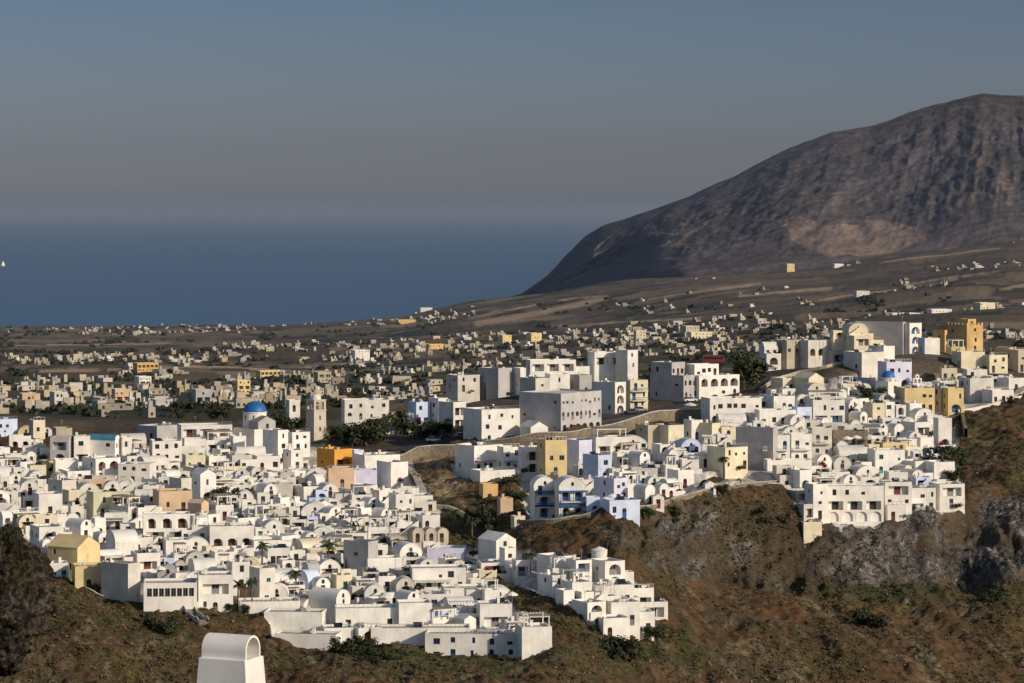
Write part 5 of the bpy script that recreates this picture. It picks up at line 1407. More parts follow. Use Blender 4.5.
# ================================================================== walls, paths, stairs
def px_path(pts, n=6):
    out = []
    for (a, b_) in zip(pts[:-1], pts[1:]):
        for i in range(n): out.append((a[0] + (b_[0] - a[0]) * i / n, a[1] + (b_[1] - a[1]) * i / n))
    out.append(pts[-1]); return out
def wall_along(name, pts, up, down, th, mat, label, cat='wall', cap=None):
    P_ = [Vector(hit(*p)) for p in px_path(pts)]
    zs = [p.z for p in P_]; zs = [sum(zs[max(0, i-2):i+3]) / len(zs[max(0, i-2):i+3]) for i in range(len(zs))]
    o0 = P_[len(P_)//2].copy(); mb = MB(); cb = MB()
    def off(i):
        a = P_[max(0, i-1)]; b_ = P_[min(len(P_)-1, i+1)]; d = Vector((b_.x - a.x, b_.y - a.y, 0)).normalized(); return Vector((-d.y, d.x, 0)) * th / 2
    for i in range(len(P_) - 1):
        n0, n1 = off(i), off(i + 1); a = P_[i] - o0; b_ = P_[i+1] - o0; za, zb = zs[i] - o0.z, zs[i+1] - o0.z
        q_ = lambda v, n_, s_, z: (v.x + n_.x * s_, v.y + n_.y * s_, z)
        for s_ in (-1, 1): mb.face([q_(a, n0, s_, za - down), q_(b_, n1, s_, zb - down), q_(b_, n1, s_, zb + up), q_(a, n0, s_, za + up)])
        mb.face([q_(a, n0, -1, za + up), q_(b_, n1, -1, zb + up), q_(b_, n1, 1, zb + up), q_(a, n0, 1, za + up)])
        if cap:
            k = 1.25
            cb.face([q_(a, n0, -k, za + up + .01), q_(b_, n1, -k, zb + up + .01), q_(b_, n1, -k, zb + up + .16), q_(a, n0, -k, za + up + .16)])
            cb.face([q_(a, n0, -k, za + up + .16), q_(b_, n1, -k, zb + up + .16), q_(b_, n1, k, zb + up + .16), q_(a, n0, k, za + up + .16)])
            cb.face([q_(a, n0, k, za + up + .01), q_(b_, n1, k, zb + up + .01), q_(b_, n1, k, zb + up + .16), q_(a, n0, k, za + up + .16)])
    o = mb.build(name, mat); o.location = o0; tag(o, label, cat)
    if cap: cb.build('coping', cap, o)
    return o
def ribbon(name, pts, width, mat, label, cat='path', lift=.25, n=8):
    P_ = [Vector(hit(*p)) for p in px_path(pts, n)]
    mb = MB(); o0 = P_[len(P_)//2].copy()
    L_ = []
    for i in range(len(P_)):
        a = P_[max(0, i-1)]; b_ = P_[min(len(P_)-1, i+1)]; d = Vector((b_.x - a.x, b_.y - a.y, 0)).normalized(); n_ = Vector((-d.y, d.x, 0)) * width / 2
        z = max(gz(P_[i].x + s_ * n_.x, P_[i].y + s_ * n_.y) for s_ in (-1, 0, 1)) + lift
        L_.append([(P_[i].x + n_.x * s_ - o0.x, P_[i].y + n_.y * s_ - o0.y, z - o0.z) for s_ in (-1, 1)])
    for a, b_ in zip(L_[:-1], L_[1:]):
        mb.face([a[0], a[1], b_[1], b_[0]])
        for s_ in (0, 1): mb.face([a[s_], b_[s_], (b_[s_][0], b_[s_][1], b_[s_][2] - 2), (a[s_][0], a[s_][1], a[s_][2] - 2)])
    o = mb.build(name, mat); o.location = o0; tag(o, label, None, kind='structure'); return o
def stairway(pts, width, mat, label, side=WHITE, wallh=.8):
    P_ = [Vector(hit(*p)) for p in px_path(pts, 5)]
    root = empty('stairway', tuple(P_[0])); mb = MB(); wb = MB(); o0 = P_[0]
    for a, b_ in zip(P_[:-1], P_[1:]):
        d = b_ - a; L = max(.5, math.hypot(d.x, d.y)); dn = Vector((d.x, d.y, 0)) / L; n_ = Vector((-dn.y, dn.x, 0)) * width / 2
        k = max(1, int(L / .45))
        for i in range(k):
            p = a + d * (i / k) - o0; q_ = a + d * ((i + 1) / k) - o0; zt = max(p.z, q_.z) + .35
            v = [p - n_, p + n_, q_ + n_, q_ - n_]
            mb.face([(c_.x, c_.y, zt) for c_ in v])
            for s_ in range(4):
                c0, c1 = v[s_], v[(s_ + 1) % 4]; mb.face([(c0.x, c0.y, zt - 1.5), (c1.x, c1.y, zt - 1.5), (c1.x, c1.y, zt), (c0.x, c0.y, zt)])
        for s_ in (-1, 1):
            p = a - o0 + n_ * s_; q_ = b_ - o0 + n_ * s_; e = n_.normalized() * .15 * s_
            for off_ in (Vector((0, 0, 0)), e): wb.face([(p.x + off_.x, p.y + off_.y, p.z - 2), (q_.x + off_.x, q_.y + off_.y, q_.z - 2), (q_.x + off_.x, q_.y + off_.y, q_.z + .35 + wallh), (p.x + off_.x, p.y + off_.y, p.z + .35 + wallh)])
            wb.face([(p.x, p.y, p.z + .35 + wallh), (q_.x, q_.y, q_.z + .35 + wallh), (q_.x + e.x, q_.y + e.y, q_.z + .35 + wallh), (p.x + e.x, p.y + e.y, p.z + .35 + wallh)])
    mb.build('steps', mat, root); wb.build('side_wall', side, root); tag(root, label, 'stairs')
ASPH = paint('asphalt', (.07, .066, .062), var=.2)
PATHM = paint('pale_paving', (.42, .38, .32), var=.25, scale=.8)
WALLS = [
 ([(392,468),(430,462),(470,458),(520,452),(560,446),(610,437),(660,428),(706,418)], 3.0, 4.5, .6, RUBBLE2, 'long brown stone retaining wall carrying the road across the centre', CONCL),
 ([(520,530),(560,524),(590,519),(620,509),(660,508),(700,497),(730,492),(760,482),(782,476)], .8, 3.5, .5, RUBBLE2, 'stone parapet wall along the cliff path', CONCL),
 ([(760,392),(775,381),(800,374),(840,365),(862,361)], .8, 1.5, .5, paint('tan_coping', (.5, .4, .27)), 'tan wall climbing from the tree to the right crest', CONCL),
 ([(958,413),(985,409),(1024,398)], .7, 2.0, .4, WHITE2, 'low whitish wall along the path at right', None),
 ([(420,507),(445,512),(470,522),(492,530)], 1.0, 3.0, .5, CREAM, 'cream sloping wall below the bare knolls', None),
 ([(425,560),(462,560),(490,568)], .6, 2.5, .4, WHITE, 'short white wall at the head of the green gully', None),
 ([(512,572),(540,592),(566,610),(592,632)], .5, 4.0, .5, WHITE2, 'white foundation wall stepping down left of the spur hotel', None),
 ([(40,583),(66,580),(84,590),(104,597)], .5, 2.0, .4, WHITE2, 'low white garden wall below the yellow houses', None),
 ([(935,424),(962,420),(966,440)], 2.0, 5.0, .8, RUBBLE2, 'tall tan stone buttress wall under the cliff path', None),
 ([(150,470),(182,469),(215,470)], .9, 2.0, .3, WHITE, 'white parapet wall below the long white house', None),
 ([(110,500),(140,478),(152,476)], .6, 2.0, .5, RUBBLE, 'dark curved stone wall climbing between white houses', None),
 ([(822,524),(850,523),(905,521)], .3, 3.5, .5, CREAM, 'cream footing wall on the cliff under the arcaded hotel', None),
]
WALLS += [
 ([(95,486),(125,482),(155,487),(170,492)], 3.0, 5, .4, WHITE, 'long curved white wall below the houses with dark red windows', None),
 ([(150,520),(125,532),(108,548)], 3.0, 5, .4, WHITE, 'white wall falling diagonally left of the balconied arches', None),
 ([(300,505),(330,520),(352,540)], 3.0, 5, .4, WHITE2, 'diagonal white wall beside the diagonal stair', None),
 ([(180,470),(215,474),(250,474),(285,480)], 2.6, 5, .4, CREAM, 'long cream retaining wall under the row below the church', None),
 ([(330,490),(360,497),(400,498)], 2.6, 5, .4, WHITE, 'white retaining wall below the lilac flowered terrace house', None),
 ([(255,585),(290,580),(330,588)], 2.4, 5, .4, WHITE, 'white retaining wall behind the front pool terrace', None),
 ([(395,500),(405,515),(418,530)], 2.4, 5, .4, WHITE2, 'white wall beside the curved pale path', None),
 ([(835,470),(850,478),(865,484)], 2.2, 5, .4, WHITE, 'white diagonal wall in the right cluster', None),
]
for pts, up, dn, th, mt, lb, cp in WALLS: wall_along('wall' if mt not in (RUBBLE, RUBBLE2) else 'stone_wall', pts, up, dn, th, mt, lb, 'wall', cp)
ribbon('road', [(396,452),(430,443),(470,438),(520,433),(560,427),(610,419),(660,411),(700,402),(740,396)], 6.5, ASPH, 'asphalt road along the top of the stone wall')
ribbon('footpath', [(405,458),(412,474),(420,490),(428,504),(432,516)], 1.8, PATHM, 'pale path curving down beside the bare knolls')
ribbon('footpath', [(530,526),(565,520),(590,515),(620,505),(660,503),(700,492),(735,487),(775,474)], 2.2, PATHM, 'paved cliff path behind the parapet')
ribbon('footpath', [(955,410),(985,405),(1024,393)], 2.2, PATHM, 'paved path leading off right')
ribbon('forecourt', [(770,366),(800,362),(835,357),(860,352)], 9, ASPH, 'asphalt car park on the right crest')
stairway([(782,478),(796,468),(810,458),(824,450)], 2.4, PATHM, 'long grey stair beside the large white vault')
stairway([(500,618),(508,626),(516,634)], 1.6, PATHM, 'short stair down the stepped front terraces')
stairway([(128,512),(136,500),(142,490)], 2.5, RUBBLE, 'dark stone stair in the gully beside the pale green block')
stairway([(186,612),(194,620),(204,629)], 2.0, RUBBLE2, 'stair with pale railings dropping below the glazed building', side=CONCL)
stairway([(222,500),(218,488),(216,476)], 3.0, RUBBLE, 'steep dark stair right of the twin arched chapel house')
stairway([(330,508),(350,522),(366,540)], 2.0, CONCL, 'diagonal white stair running down through the mid town')
stairway([(876,434),(890,442),(902,452)], 1.6, CONCL, 'white stair right of the brown stone fronted building')
stairway([(610,455),(622,465),(634,478)], 2.0, CONCL, 'pale stair beside the blue houses')
# swimming pool on the long terrace
x, Y, _ = hit(497, 636); z = H - (633.5 - HY) * Y / F
root = empty('swimming_pool', (x, Y + 3, z), R(-3)); mb = MB(); mb.box(-6, 6, -2.2, 2.2, -3, 0); mb.build('basin', WHITE, root)
mb = MB(); mb.face([(-5.6, -1.8, .01), (5.6, -1.8, .01), (5.6, 1.8, .01), (-5.6, 1.8, .01)]); mb.build('water', POOLM, root); tag(root, 'raised white pool with blue water on the long terrace', 'pool')

# ================================================================== plants
HT = {'round': 4.6, 'wide': 3.6, 'cypress': 7.2, 'pine': 8, 'shrub': 1.5, 'red': 1.9}
NMK = {'round': ('tree', 'tree'), 'wide': ('tree', 'tree'), 'cypress': ('cypress_tree', 'tree'), 'pine': ('pine_tree', 'tree'), 'shrub': ('shrub', 'shrub'), 'red': ('flowering_shrub', 'shrub')}
def plant(kind, px, py, hpx, label, group=None, toward=0):
    x, Y, z = hit(px, py); z0 = H - (py - HY) * Y / F
    Y2 = Y - toward
    s_ = hpx * Y / F / HT[kind]
    root = empty(NMK[kind][0], (x * Y2 / Y, Y2, H - (py - HY) * Y2 / F - .1), rt.uniform(0, 6.28)); root.scale = (s_ * rt.uniform(.9, 1.15), s_ * rt.uniform(.9, 1.15), s_)
    cs, tm = KIND[kind]; me = rt.choice(cs)
    link(bpy.data.objects.new(me.name.split('.')[0], me), root); link(bpy.data.objects.new(tm.name.split('.')[0], tm), root)
    tag(root, label, NMK[kind][1], group)
T_ = [
 ('round',283,438,28,'dense dark tree just right of the blue domed church'),('wide',298,436,22,'dark spreading tree left of the bell tower'),('round',335,442,18,'small dark tree right of the bell tower'),
 ('round',352,446,20,'dark tree in front of the long white building'),('wide',366,446,30,'large dark tree in middle of the clump beyond the orange house'),('round',378,442,28,'dark tree at right side of the clump beyond the orange house'),
 ('round',398,434,26,'dark tree left of the pale blue shuttered house'),('wide',415,438,18,'low dark tree below the pale blue shuttered house'),('wide',445,434,17,'low dark tree below the white balconied house'),
 ('wide',432,437,12,'small bush-like tree between two low dark trees by the road'),('cypress',485,400,18,'slim dark cypress on the centre crest'),('round',650,384,16,'dark tree left of the mansion'),
 ('wide',662,378,14,'dark tree behind the mansion'),('round',744,388,38,'big dark tree right of the white mansion'),('round',757,382,24,'smaller dark tree right beside the big dark one'),
 ('pine',197,424,22,'tall layered pine behind the left crest'),('round',180,420,12,'small dark tree left of the layered pine'),('wide',222,420,14,'dark tree behind the restaurant left of the church'),
 ('wide',868,402,18,'dark tree left of the small blue dome'),('round',876,398,12,'dark round tree touching the small blue dome'),('round',1010,405,10,'dark round bush by the white path wall at right'),
 ('wide',948,470,26,'dark leafy tree filling the gap at right end of the cluster'),('round',952,482,16,'dark tree under the leafy one at right end of the cluster'),('wide',940,455,10,'small dark tree below the narrow tower house'),
 ('wide',720,494,12,'dark tree right of the palm garden'),('round',738,486,9,'low dark tree below the balcony hotel'),('wide',512,490,18,'dark green tree on the slope below the white hotel wings'),
 ('wide',516,502,14,'second dark tree on the slope right of the small orange house'),('round',486,530,26,'dark garden tree above the green gully'),('round',470,524,16,'dark tree beside the cream sloping wall'),
 ('round',46,542,12,'dark round tree above the small white house at lower left'),('wide',113,592,11,'dark domed bush beside the yellow house'),('round',98,592,7,'small red-brown bush by the yellow house'),
 ('wide',160,634,20,'big dark thicket below the long glazed building'),('round',148,630,13,'dark thicket left of the big one under the glazed building'),('round',175,632,12,'dark thicket right of the big one under the glazed building'),
 ('wide',230,612,10,'dark bush below the short palms'),('round',245,615,12,'dark bush left of the long dark roofed building'),('wide',355,660,26,'large green bush under the front white blocks'),
 ('round',342,655,18,'green bush at left end under the front white blocks'),('wide',370,668,14,'green bush low on the bottom slope'),('wide',392,664,12,'dark bush under the long front terraces'),
 ('wide',655,640,18,'dark tree at right foot of the spur hotel'),('wide',622,660,26,'dark green thicket below the spur hotel'),('round',640,664,18,'green thicket right below the spur hotel'),
 ('round',605,650,12,'green bush touching the lowest spur hotel wing'),('wide',868,628,22,'single big dark bush alone on the brown slope'),('round',498,576,8,'dark bush at the head of the green gully'),
 ('round',280,590,13,'dark bush beside the white block right of the palms'),('cypress',315,545,14,'dark cypress bush left of the tall palm'),('cypress',346,572,14,'dark cypress beside the big blank grey sided house'),
 ('wide',345,586,9,'dark bush on the terrace below the tall palm'),('round',386,610,10,'green bush beside the white umbrella'),('wide',556,668,9,'bush at right foot of the end building'),
 ('red',390,580,10,'deep red bougainvillea beside the little white house'),('red',462,622,8,'bright red bougainvillea by the small gabled house'),('red',404,578,10,'second dark red bougainvillea in front of the upper stepped house'),
 ('red',148,502,4,'orange red flowers on the peach house terrace'),('round',478,626,10,'dark bush on the lower stepped terrace'),('wide',835,400,7,'small bush row behind the awning restaurant'),
]
for k, a, b_, c_, lb in T_: plant(k, a, b_, c_, lb, toward=1.0)
rg = random.Random(31)
for k, a, b_, c_, lb in [('wide',224,502,16,'dark ivy tree filling the dark gully right of the twin arched chapel'),('round',232,512,10,'small dark tree at foot of the dark gully'),('round',150,552,7,'small tree above the glazed building'),
  ('wide',345,538,8,'dark bush on terrace right of the tall palm'),('round',312,582,8,'small dark tree left of the low cream house'),('round',270,520,7,'small dark tree above the three arches'),
  ('round',76,505,8,'small tree beside the pale green block'),('wide',400,545,7,'dark bush left of the three tan vaults'),('round',300,490,6,'small tree in the middle of the upper left town'),
  ('wide',420,590,6,'dark bush in front of the upper stepped house'),('round',850,475,7,'dark tree beside the white diagonal wall'),('round',690,462,8,'dark tree in the cream houses garden'),
  ('round',640,470,6,'small tree between vaulted houses above the path'),('wide',250,493,6,'dark bush below the cream retaining wall')]: plant(k, a, b_, c_, lb, toward=7)
for i in range(34):
    a = rg.uniform(335, 560); plant('shrub', a, 652 + abs(a - 400) * .04 + rg.uniform(0, 26), rg.uniform(6, 12), 'green bush in the thicket below the long front walls', 'green bushes below the front walls', toward=1.0)
for i in range(16): plant('shrub', rg.uniform(60, 215), rg.uniform(612, 638), rg.uniform(5, 10), 'low bush on the slope under the glazed building', 'low bushes under the glazed building', toward=1.0)
for i in range(14): plant('shrub', rg.uniform(470, 520), rg.uniform(540, 600), rg.uniform(5, 9), 'olive bush in the green gully', 'bushes in the green gully', toward=1.0)
for i in range(16): plant('shrub', rg.uniform(640, 790), rg.uniform(500, 530), rg.uniform(6, 11), 'dark bush on the cliff top under the path', 'bushes on the cliff top', toward=.6)
for i in range(14): plant('shrub', rg.uniform(820, 1010), rg.uniform(586, 602), rg.uniform(5, 10), 'bush along the foot of the grey cliff', 'bushes at the cliff foot', toward=1.0)
# palms
FROND = paint('palm_frond', (.05, .065, .025)); PTR = paint('palm_trunk', (.13, .10, .075), var=.3, scale=4)
def palm(px, py, hpx, label, r=1.9):
    x, Y, _ = hit(px, py); z = H - (py - HY) * Y / F; h_ = hpx * Y / F - .8
    root = empty('palm_tree', (x * (Y-2) / Y, Y - 2, H - (py - HY) * (Y-2) / F), rt.uniform(0, 6)); mb = MB(); n = 7
    for i in range(n): mb.tube((.25 * (i / n) ** 2, 0, h_ * i / n - (1 if i == 0 else 0)), (.25 * ((i+1) / n) ** 2, 0, h_ * (i+1) / n), .24 - .012 * i, .21 - .012 * i, 8)
    mb.build('trunk', PTR, root)
    for k in range(22):
        fb = MB(); a = k * 2.4; e0 = R(rt.uniform(5, 75)); L_ = r * rt.uniform(.85, 1.15); p = Vector((.25, 0, h_)); d = Vector((math.cos(a) * math.cos(e0), math.sin(a) * math.cos(e0), math.sin(e0)))
        sd_ = Vector((-math.sin(a), math.cos(a), 0)); m_ = 8
        for i in range(m_):
            q_ = p + d * L_ / m_; d = (d + Vector((0, 0, -.26))).normalized()
            wl = .5 * math.sin(math.pi * (i + .8) / (m_ + .8))
            for sg in (-1, 1):
                tip = (p + q_) / 2 + sd_ * sg * wl + d * .15 + Vector((0, 0, -wl * .45)); fb.face([p, q_, tip])
                tip2 = p + sd_ * sg * wl * .9 + Vector((0, 0, -wl * .5)); fb.face([p, (p + q_) / 2, tip2])
            p = q_
        fb.build('frond', FROND, root)
    tag(root, label, 'palm tree')
palm(328, 575, 33, 'tallest palm, in the middle of the front town', 2.0); palm(262, 570, 27, 'slender palm left of the tallest one')
palm(238, 606, 24, 'left one of the two palms right of the glazed building'); palm(252, 606, 27, 'right one of the two palms right of the glazed building')
palm(296, 592, 22, 'palm between the paired palms and the tallest one'); palm(530, 568, 16, 'palm beside the spur hotel entrance', 2.2)
palm(724, 478, 22, 'palm in the garden below the cream houses', 1.8); palm(454, 528, 18, 'left palm beside the cream sloping wall', 2.2); palm(472, 536, 18, 'right palm beside the cream sloping wall', 2.2)
palm(480, 620, 12, 'small palm on the lower stepped terrace', 1.5)

# scrub: low growth nobody could count
def scrub():
    vs, fs, cs = [], [], []
    tries = 0; cnt = 0
    while cnt < 11000 and tries < 80000:
        tries += 1
        px = rt.uniform(-10, 1034); py = rt.uniform(440, 700)
        x, Y, z = hit(px, py, ymin=500, ymax=940)
        if Y > 930 or Y < 500: continue
        i, _t = col_at(px); r = int(np.searchsorted(YS, Y)); 
        if townS[min(r, len(YS)-1), i] > .25: continue
        v = float(n_big[min(r, len(YS)-1), i]); cl = float(cliffS[min(r, len(YS)-1), i])
        if cl > .4 and rt.random() < (.8 if px > 845 else .35): continue
        if rt.random() > .40 + v + .3 * (cl > .4): continue
        cnt += 1
        s_ = rt.choice([.25, .3, .35, .4, .55]) * rt.uniform(.8, 1.3); g_ = rt.random()
        base = [(.095, .062, .034), (.082, .060, .030), (.11, .075, .040), (.060, .052, .026), (.045, .044, .022)][rt.randrange(4)]
        for _ in range(14):
            d = Vector((rt.gauss(0, 1), rt.gauss(0, 1), abs(rt.gauss(0, .8)))).normalized() * rt.uniform(.5, 1); p = Vector((x, Y, z)) + Vector((d.x * s_, d.y * s_, d.z * s_ * .75))
            u = Vector((rt.gauss(0, 1), rt.gauss(0, 1), rt.gauss(0, 1))).normalized(); w_ = u.orthogonal().normalized(); e = s_ * .42; k = len(vs)
            vs += [tuple(p + u * e), tuple(p + w_ * e * .7), tuple(p - u * e), tuple(p - w_ * e * .7)]; fs.append((k, k+1, k+2, k+3))
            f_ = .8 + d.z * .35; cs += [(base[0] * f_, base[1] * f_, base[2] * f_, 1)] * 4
    me = bpy.data.meshes.new('scrub'); me.from_pydata(vs, [], fs); a = me.color_attributes.new('Col', 'FLOAT_COLOR', 'POINT')
    a.data.foreach_set('color', [c_ for t_ in cs for c_ in t_]); me.materials.append(LEAFM)
    tag(link(bpy.data.objects.new('scrub', me)), 'low dry scrub scattered over the brown slopes', 'scrub', kind='stuff')
scrub()

def stones():
    V, Fc, Cc = [], [], []; n = 0
    while n < 1500:
        px = rt.uniform(-10, 1034); py = rt.uniform(470, 700); x, Y, z = hit(px, py, ymin=500); i, _t = col_at(px); r = min(len(YS) - 1, int(np.searchsorted(YS, Y)))
        if Y > 900 or townS[r, i] > .2: continue
        n += 1; s_ = rt.choice([.15, .2, .3, .45]) * rt.uniform(.8, 1.3); k = len(V); c_ = rt.choice([(.20, .17, .13), (.14, .12, .10), (.27, .23, .18)])
        pts_ = [(rt.uniform(.6, 1) * s_ * math.cos(a * 1.05), rt.uniform(.6, 1) * s_ * math.sin(a * 1.05), rt.uniform(-.3, .2) * s_) for a in range(6)]
        V += [(x + p[0], Y + p[1], z + p[2]) for p in pts_] + [(x, Y, z + s_ * .8)]
        for a in range(6): Fc.append((k + a, k + (a + 1) % 6, k + 6)); Cc.append(c_)
    me = bpy.data.meshes.new('loose_stones'); me.from_pydata(V, [], Fc); at = me.color_attributes.new('Col', 'FLOAT_COLOR', 'CORNER')
    at.data.foreach_set('color', np.array([(*c_, 1.0) for c_ in Cc for _ in range(3)], np.float32).ravel()); me.materials.append(ROCKM)
    tag(link(bpy.data.objects.new('loose_stones', me)), 'loose stones strewn over the slopes', 'stones', kind='stuff')
# ================================================================== rocks
def rock_mass(name, px, py, Yc, rx, ry, rz, label, seed, zc=None):
    """craggy outcrop: displaced ball stretched to size"""
    x = (px - CX) / F * Yc; z = H - (py - HY) * Yc / F
    nu, nv = 220, 150; th = np.linspace(0, 2 * np.pi, nu)[None]; ph = np.linspace(-.5 * np.pi, .5 * np.pi, nv)[:, None]
    cx, cy, cz = np.cos(ph) * np.cos(th), np.cos(ph) * np.sin(th), np.sin(ph) * np.ones_like(th)
    cx = np.sign(cx) * np.abs(cx) ** .95; cz = np.sign(cz) * np.abs(cz) ** .9
    X_, Y_, Z_ = cx * rx, cy * ry, cz * rz
    n3 = lambda f_, s_, fn: (fn((X_ + s_) / f_, (Z_ + 20) / f_, 4) + fn((Y_ + s_) / f_, (Z_ - 9) / f_, 4) + fn((X_ + 31) / f_, (Y_ + s_) / f_, 4)) / 3
    dsp = 1 + .30 * n3(5, seed, fbm) + .28 * n3(3.2, seed + 5, ridged) + .10 * n3(1.2, seed, ridged)
    NL = np.sqrt((X_/rx**2)**2 + (Y_/ry**2)**2 + (Z_/rz**2)**2) + 1e-9; am = (dsp - 1) * 8.5 + (np.floor(n3(2.4, 17, fbm) * 7) * .35)
    X_, Y_, Z_ = X_ + am * X_/rx**2/NL, Y_ + am * Y_/ry**2/NL, Z_ + am * Z_/rz**2/NL
    cl = np.zeros(X_.shape + (3,)) + np.array([.048, .038, .030])
    cl = lerp3(cl, [.10, .085, .07], sstep(.1, .6, n3(1.8, 3, ridged)) * .7); cl = lerp3(cl, [.05, .045, .022], sstep(.0, .3, n3(3, 8, fbm) + cz * .2) * .8)
    o = grid_mesh(name, X_, Y_, Z_, cl, ROCKM); o.location = (x, Yc, z); tag(o, label, 'rock')
ROCKM = attr_mat('crag', ((3.5, .5), (1.0, .4), (.4, .3)), bump=1.0, bdist=.8, bscale=1.2, cracks=True)
stones()
rock_mass('rock_outcrop', 2, 598, 540, 7.4, 6, 12.0, 'large dark crag at the left edge', 3)

# ================================================================== cars, lamps, umbrellas, poles
CARM = {c_: paint('car_' + c_, v, rough=.35, var=.0, rand=0, spec=.5) for c_, v in dict(dark=(.03, .03, .04), white=(.6, .6, .6), red=(.16, .025, .02), grey=(.2, .2, .21), blue=(.03, .06, .18)).items()}
TYRE = paint('tyre', (.02, .02, .02))
def car(px, py, colr, yaw, label):
    x, Y, z = hit(px, py); z = gz(x, Y) + .3
    root = empty('parked_car', (x, Y, z), R(yaw)); mb = MB()
    prof = [(-2.1, .35), (-2.1, .8), (-1.9, .95), (1.2, .95), (2.0, .8), (2.1, .35)]
    def extr(pr, w_, mi=0, b=mb):
        n = len(pr)
        for i in range(n):
            a, c_ = pr[i], pr[(i+1) % n]; b.face([(a[0], -w_, a[1]), (c_[0], -w_, c_[1]), (c_[0], w_, c_[1]), (a[0], w_, a[1])])
        b.face([(p[0], -w_, p[1]) for p in pr]); b.face([(p[0], w_, p[1]) for p in pr][::-1])
    extr(prof, .85); mb.build('body', CARM[colr], root)
    cb = MB(); extr([(-1.6, .953), (-1.2, 1.42), (.3, 1.42), (1.0, .953)], .74, b=cb); cb.build('windows', GLASS, root)
    rb_ = MB(); rb_.box(-1.15, .25, -.72, .72, 1.423, 1.47); rb_.build('roof', CARM[colr], root)
    wm = MB(); n = 12
    for i in range(n): a0, a1 = 6.283 * i / n, 6.283 * (i+1) / n; wm.face([(.32 * math.cos(a0), -.1, .32 * math.sin(a0)), (.32 * math.cos(a1), -.1, .32 * math.sin(a1)), (.32 * math.cos(a1), .1, .32 * math.sin(a1)), (.32 * math.cos(a0), .1, .32 * math.sin(a0))])
    wm.face([(.32 * math.cos(6.283*i/n), -.1, .32 * math.sin(6.283*i/n)) for i in range(n)]); wm.face([(.32 * math.cos(6.283*i/n), .1, .32 * math.sin(6.283*i/n)) for i in range(n)][::-1])
    me = wm.mesh('wheel', TYRE)
    for sx in (-1.3, 1.3):
        for sy in (-.8, .8): o = bpy.data.objects.new('wheel', me); o.location = (sx, sy, .32); link(o, root)
    tag(root, label, 'car')
for a in [(478,437,'dark',20,'dark car below the tall white block'),(462,439,'grey',20,'grey car left of the dark car on the road'),(446,441,'dark',15,'dark car farthest left on the road'),(434,443,'white',15,'white car by the low trees'),
          (632,415,'dark',30,'dark car in front of the pale yellow house'),(640,413,'grey',30,'grey car right beside the dark one near the pale yellow house'),(690,403,'white',25,'white car on the road below the mansion'),
          (566,426,'dark',20,'dark car in front of the large grey hotel'),(770,371,'grey',20,'grey car left in the crest car park'),(779,369,'dark',20,'dark car second from left in the crest car park'),
          (788,367,'white',20,'white car in the middle of the crest car park'),(777,363,'red',20,'red car behind the others in the crest car park'),(800,364,'dark',20,'dark car at right in the crest car park'),(812,361,'blue',20,'blue car farthest right in the crest car park')]: car(*a)
def umbrella(px, py, r, label, mat=None, lift=0, grp=None):
    x, Y, _ = hit(px, py); Y -= 6; x = (px - CX) / F * Y; z = H - (py - HY) * Y / F
    root = empty('parasol', (x, Y, z)); mb = MB(); mb.tube((0, 0, -3), (0, 0, 2.3), .05, .05); mb.build('pole', METAL, root)
    mb = MB(); mb.lathe([(r, 2.0), (r * .5, 2.35), (.03, 2.6)], 0, 0, 8); mb.lathe([(r, 1.8), (r, 2.0)], 0, 0, 8); mb.build('canopy', mat or CANVAS, root); tag(root, label, 'parasol', grp)
for a in [(847,446,1.5,'white parasol left in front of the brown stone front'),(856,445,1.5,'white parasol in the middle before the brown stone front'),(871,445,1.6,'white parasol right before the brown stone front'),
          (386,606,1.6,'cream parasol beside the green bush on the front terrace'),(512,604,1.2,'small parasol at right of the stepped terraces'),(612,505,1.3,'pale parasol on the path terrace by the blue cafe'),
          (606,508,1.2,'pale parasol left on the path terrace by the blue cafe'),(690,412,1.8,'big white parasol on the terrace below the mansion'),(508,642,1.2,'parasol beside the raised pool'),
          (470,600,1.2,'left parasol on the middle stepped terrace'),(480,600,1.2,'right parasol on the middle stepped terrace'),(160,578,1.2,'parasol on the roof of the long glazed building')]: umbrella(*a)
umbrella(44, 486, 1.6, 'dark parasol on the cream house terrace at far left', CANVASD)
def lamp(px, py, hpx, label, name='street_lamp'):
    x, Y, _ = hit(px, py); Y -= 1; z = H - (py - HY) * Y / F; h_ = hpx * Y / F
    root = empty(name, (x * Y / (Y + 1), Y, z)); mb = MB(); mb.tube((0, 0, -2), (0, 0, h_), .09, .06); mb.build('pole', METAL, root)
    mb = MB(); mb.lathe([(.05, h_ + .5), (.28, h_ + .3), (.28, h_), (.1, h_ - .1)], 0, 0, 8); mb.build('lamp_head', DARKIN, root); tag(root, label, 'street lamp')
lamp(34, 444, 26, 'tall dark street lamp at left crest before the cream house'); lamp(823, 352, 18, 'thin street lamp beside the crest street'); lamp(5, 450, 18, 'thin lamp at far left edge before the arcade')
lamp(803, 356, 16, 'thin lamp over the crest car park'); lamp(470, 430, 14, 'lamp beside the road by the tall white block'); lamp(565, 425, 14, 'lamp beside the road at the large grey hotel')
# red tile-roofed building behind the mansion, modelled as a bus
x, Y, z = hit(713, 363, ymax=930); z = H - (363.5 - HY) * Y / F; root = empty('red_building', (x, Y, z), R(4)); mb = MB(); mb.box(-3.2, 3.2, -1.1, 1.1, .4, 2.6); mb.build('body', CARM['red'], root)
mb = MB(); mb.box(-3.0, 3.0, -1.13, -1.103, 1.4, 2.1); mb.build('windows', GLASS, root); o = MB(); [o.box(sx - .45, sx + .45, -1.05, 1.05, -2, .397) for sx in (-2, 2)]; o.build('footings', TYRE, root)
tag(root, 'long red tile roofed building showing above the mansion roof', 'bus')

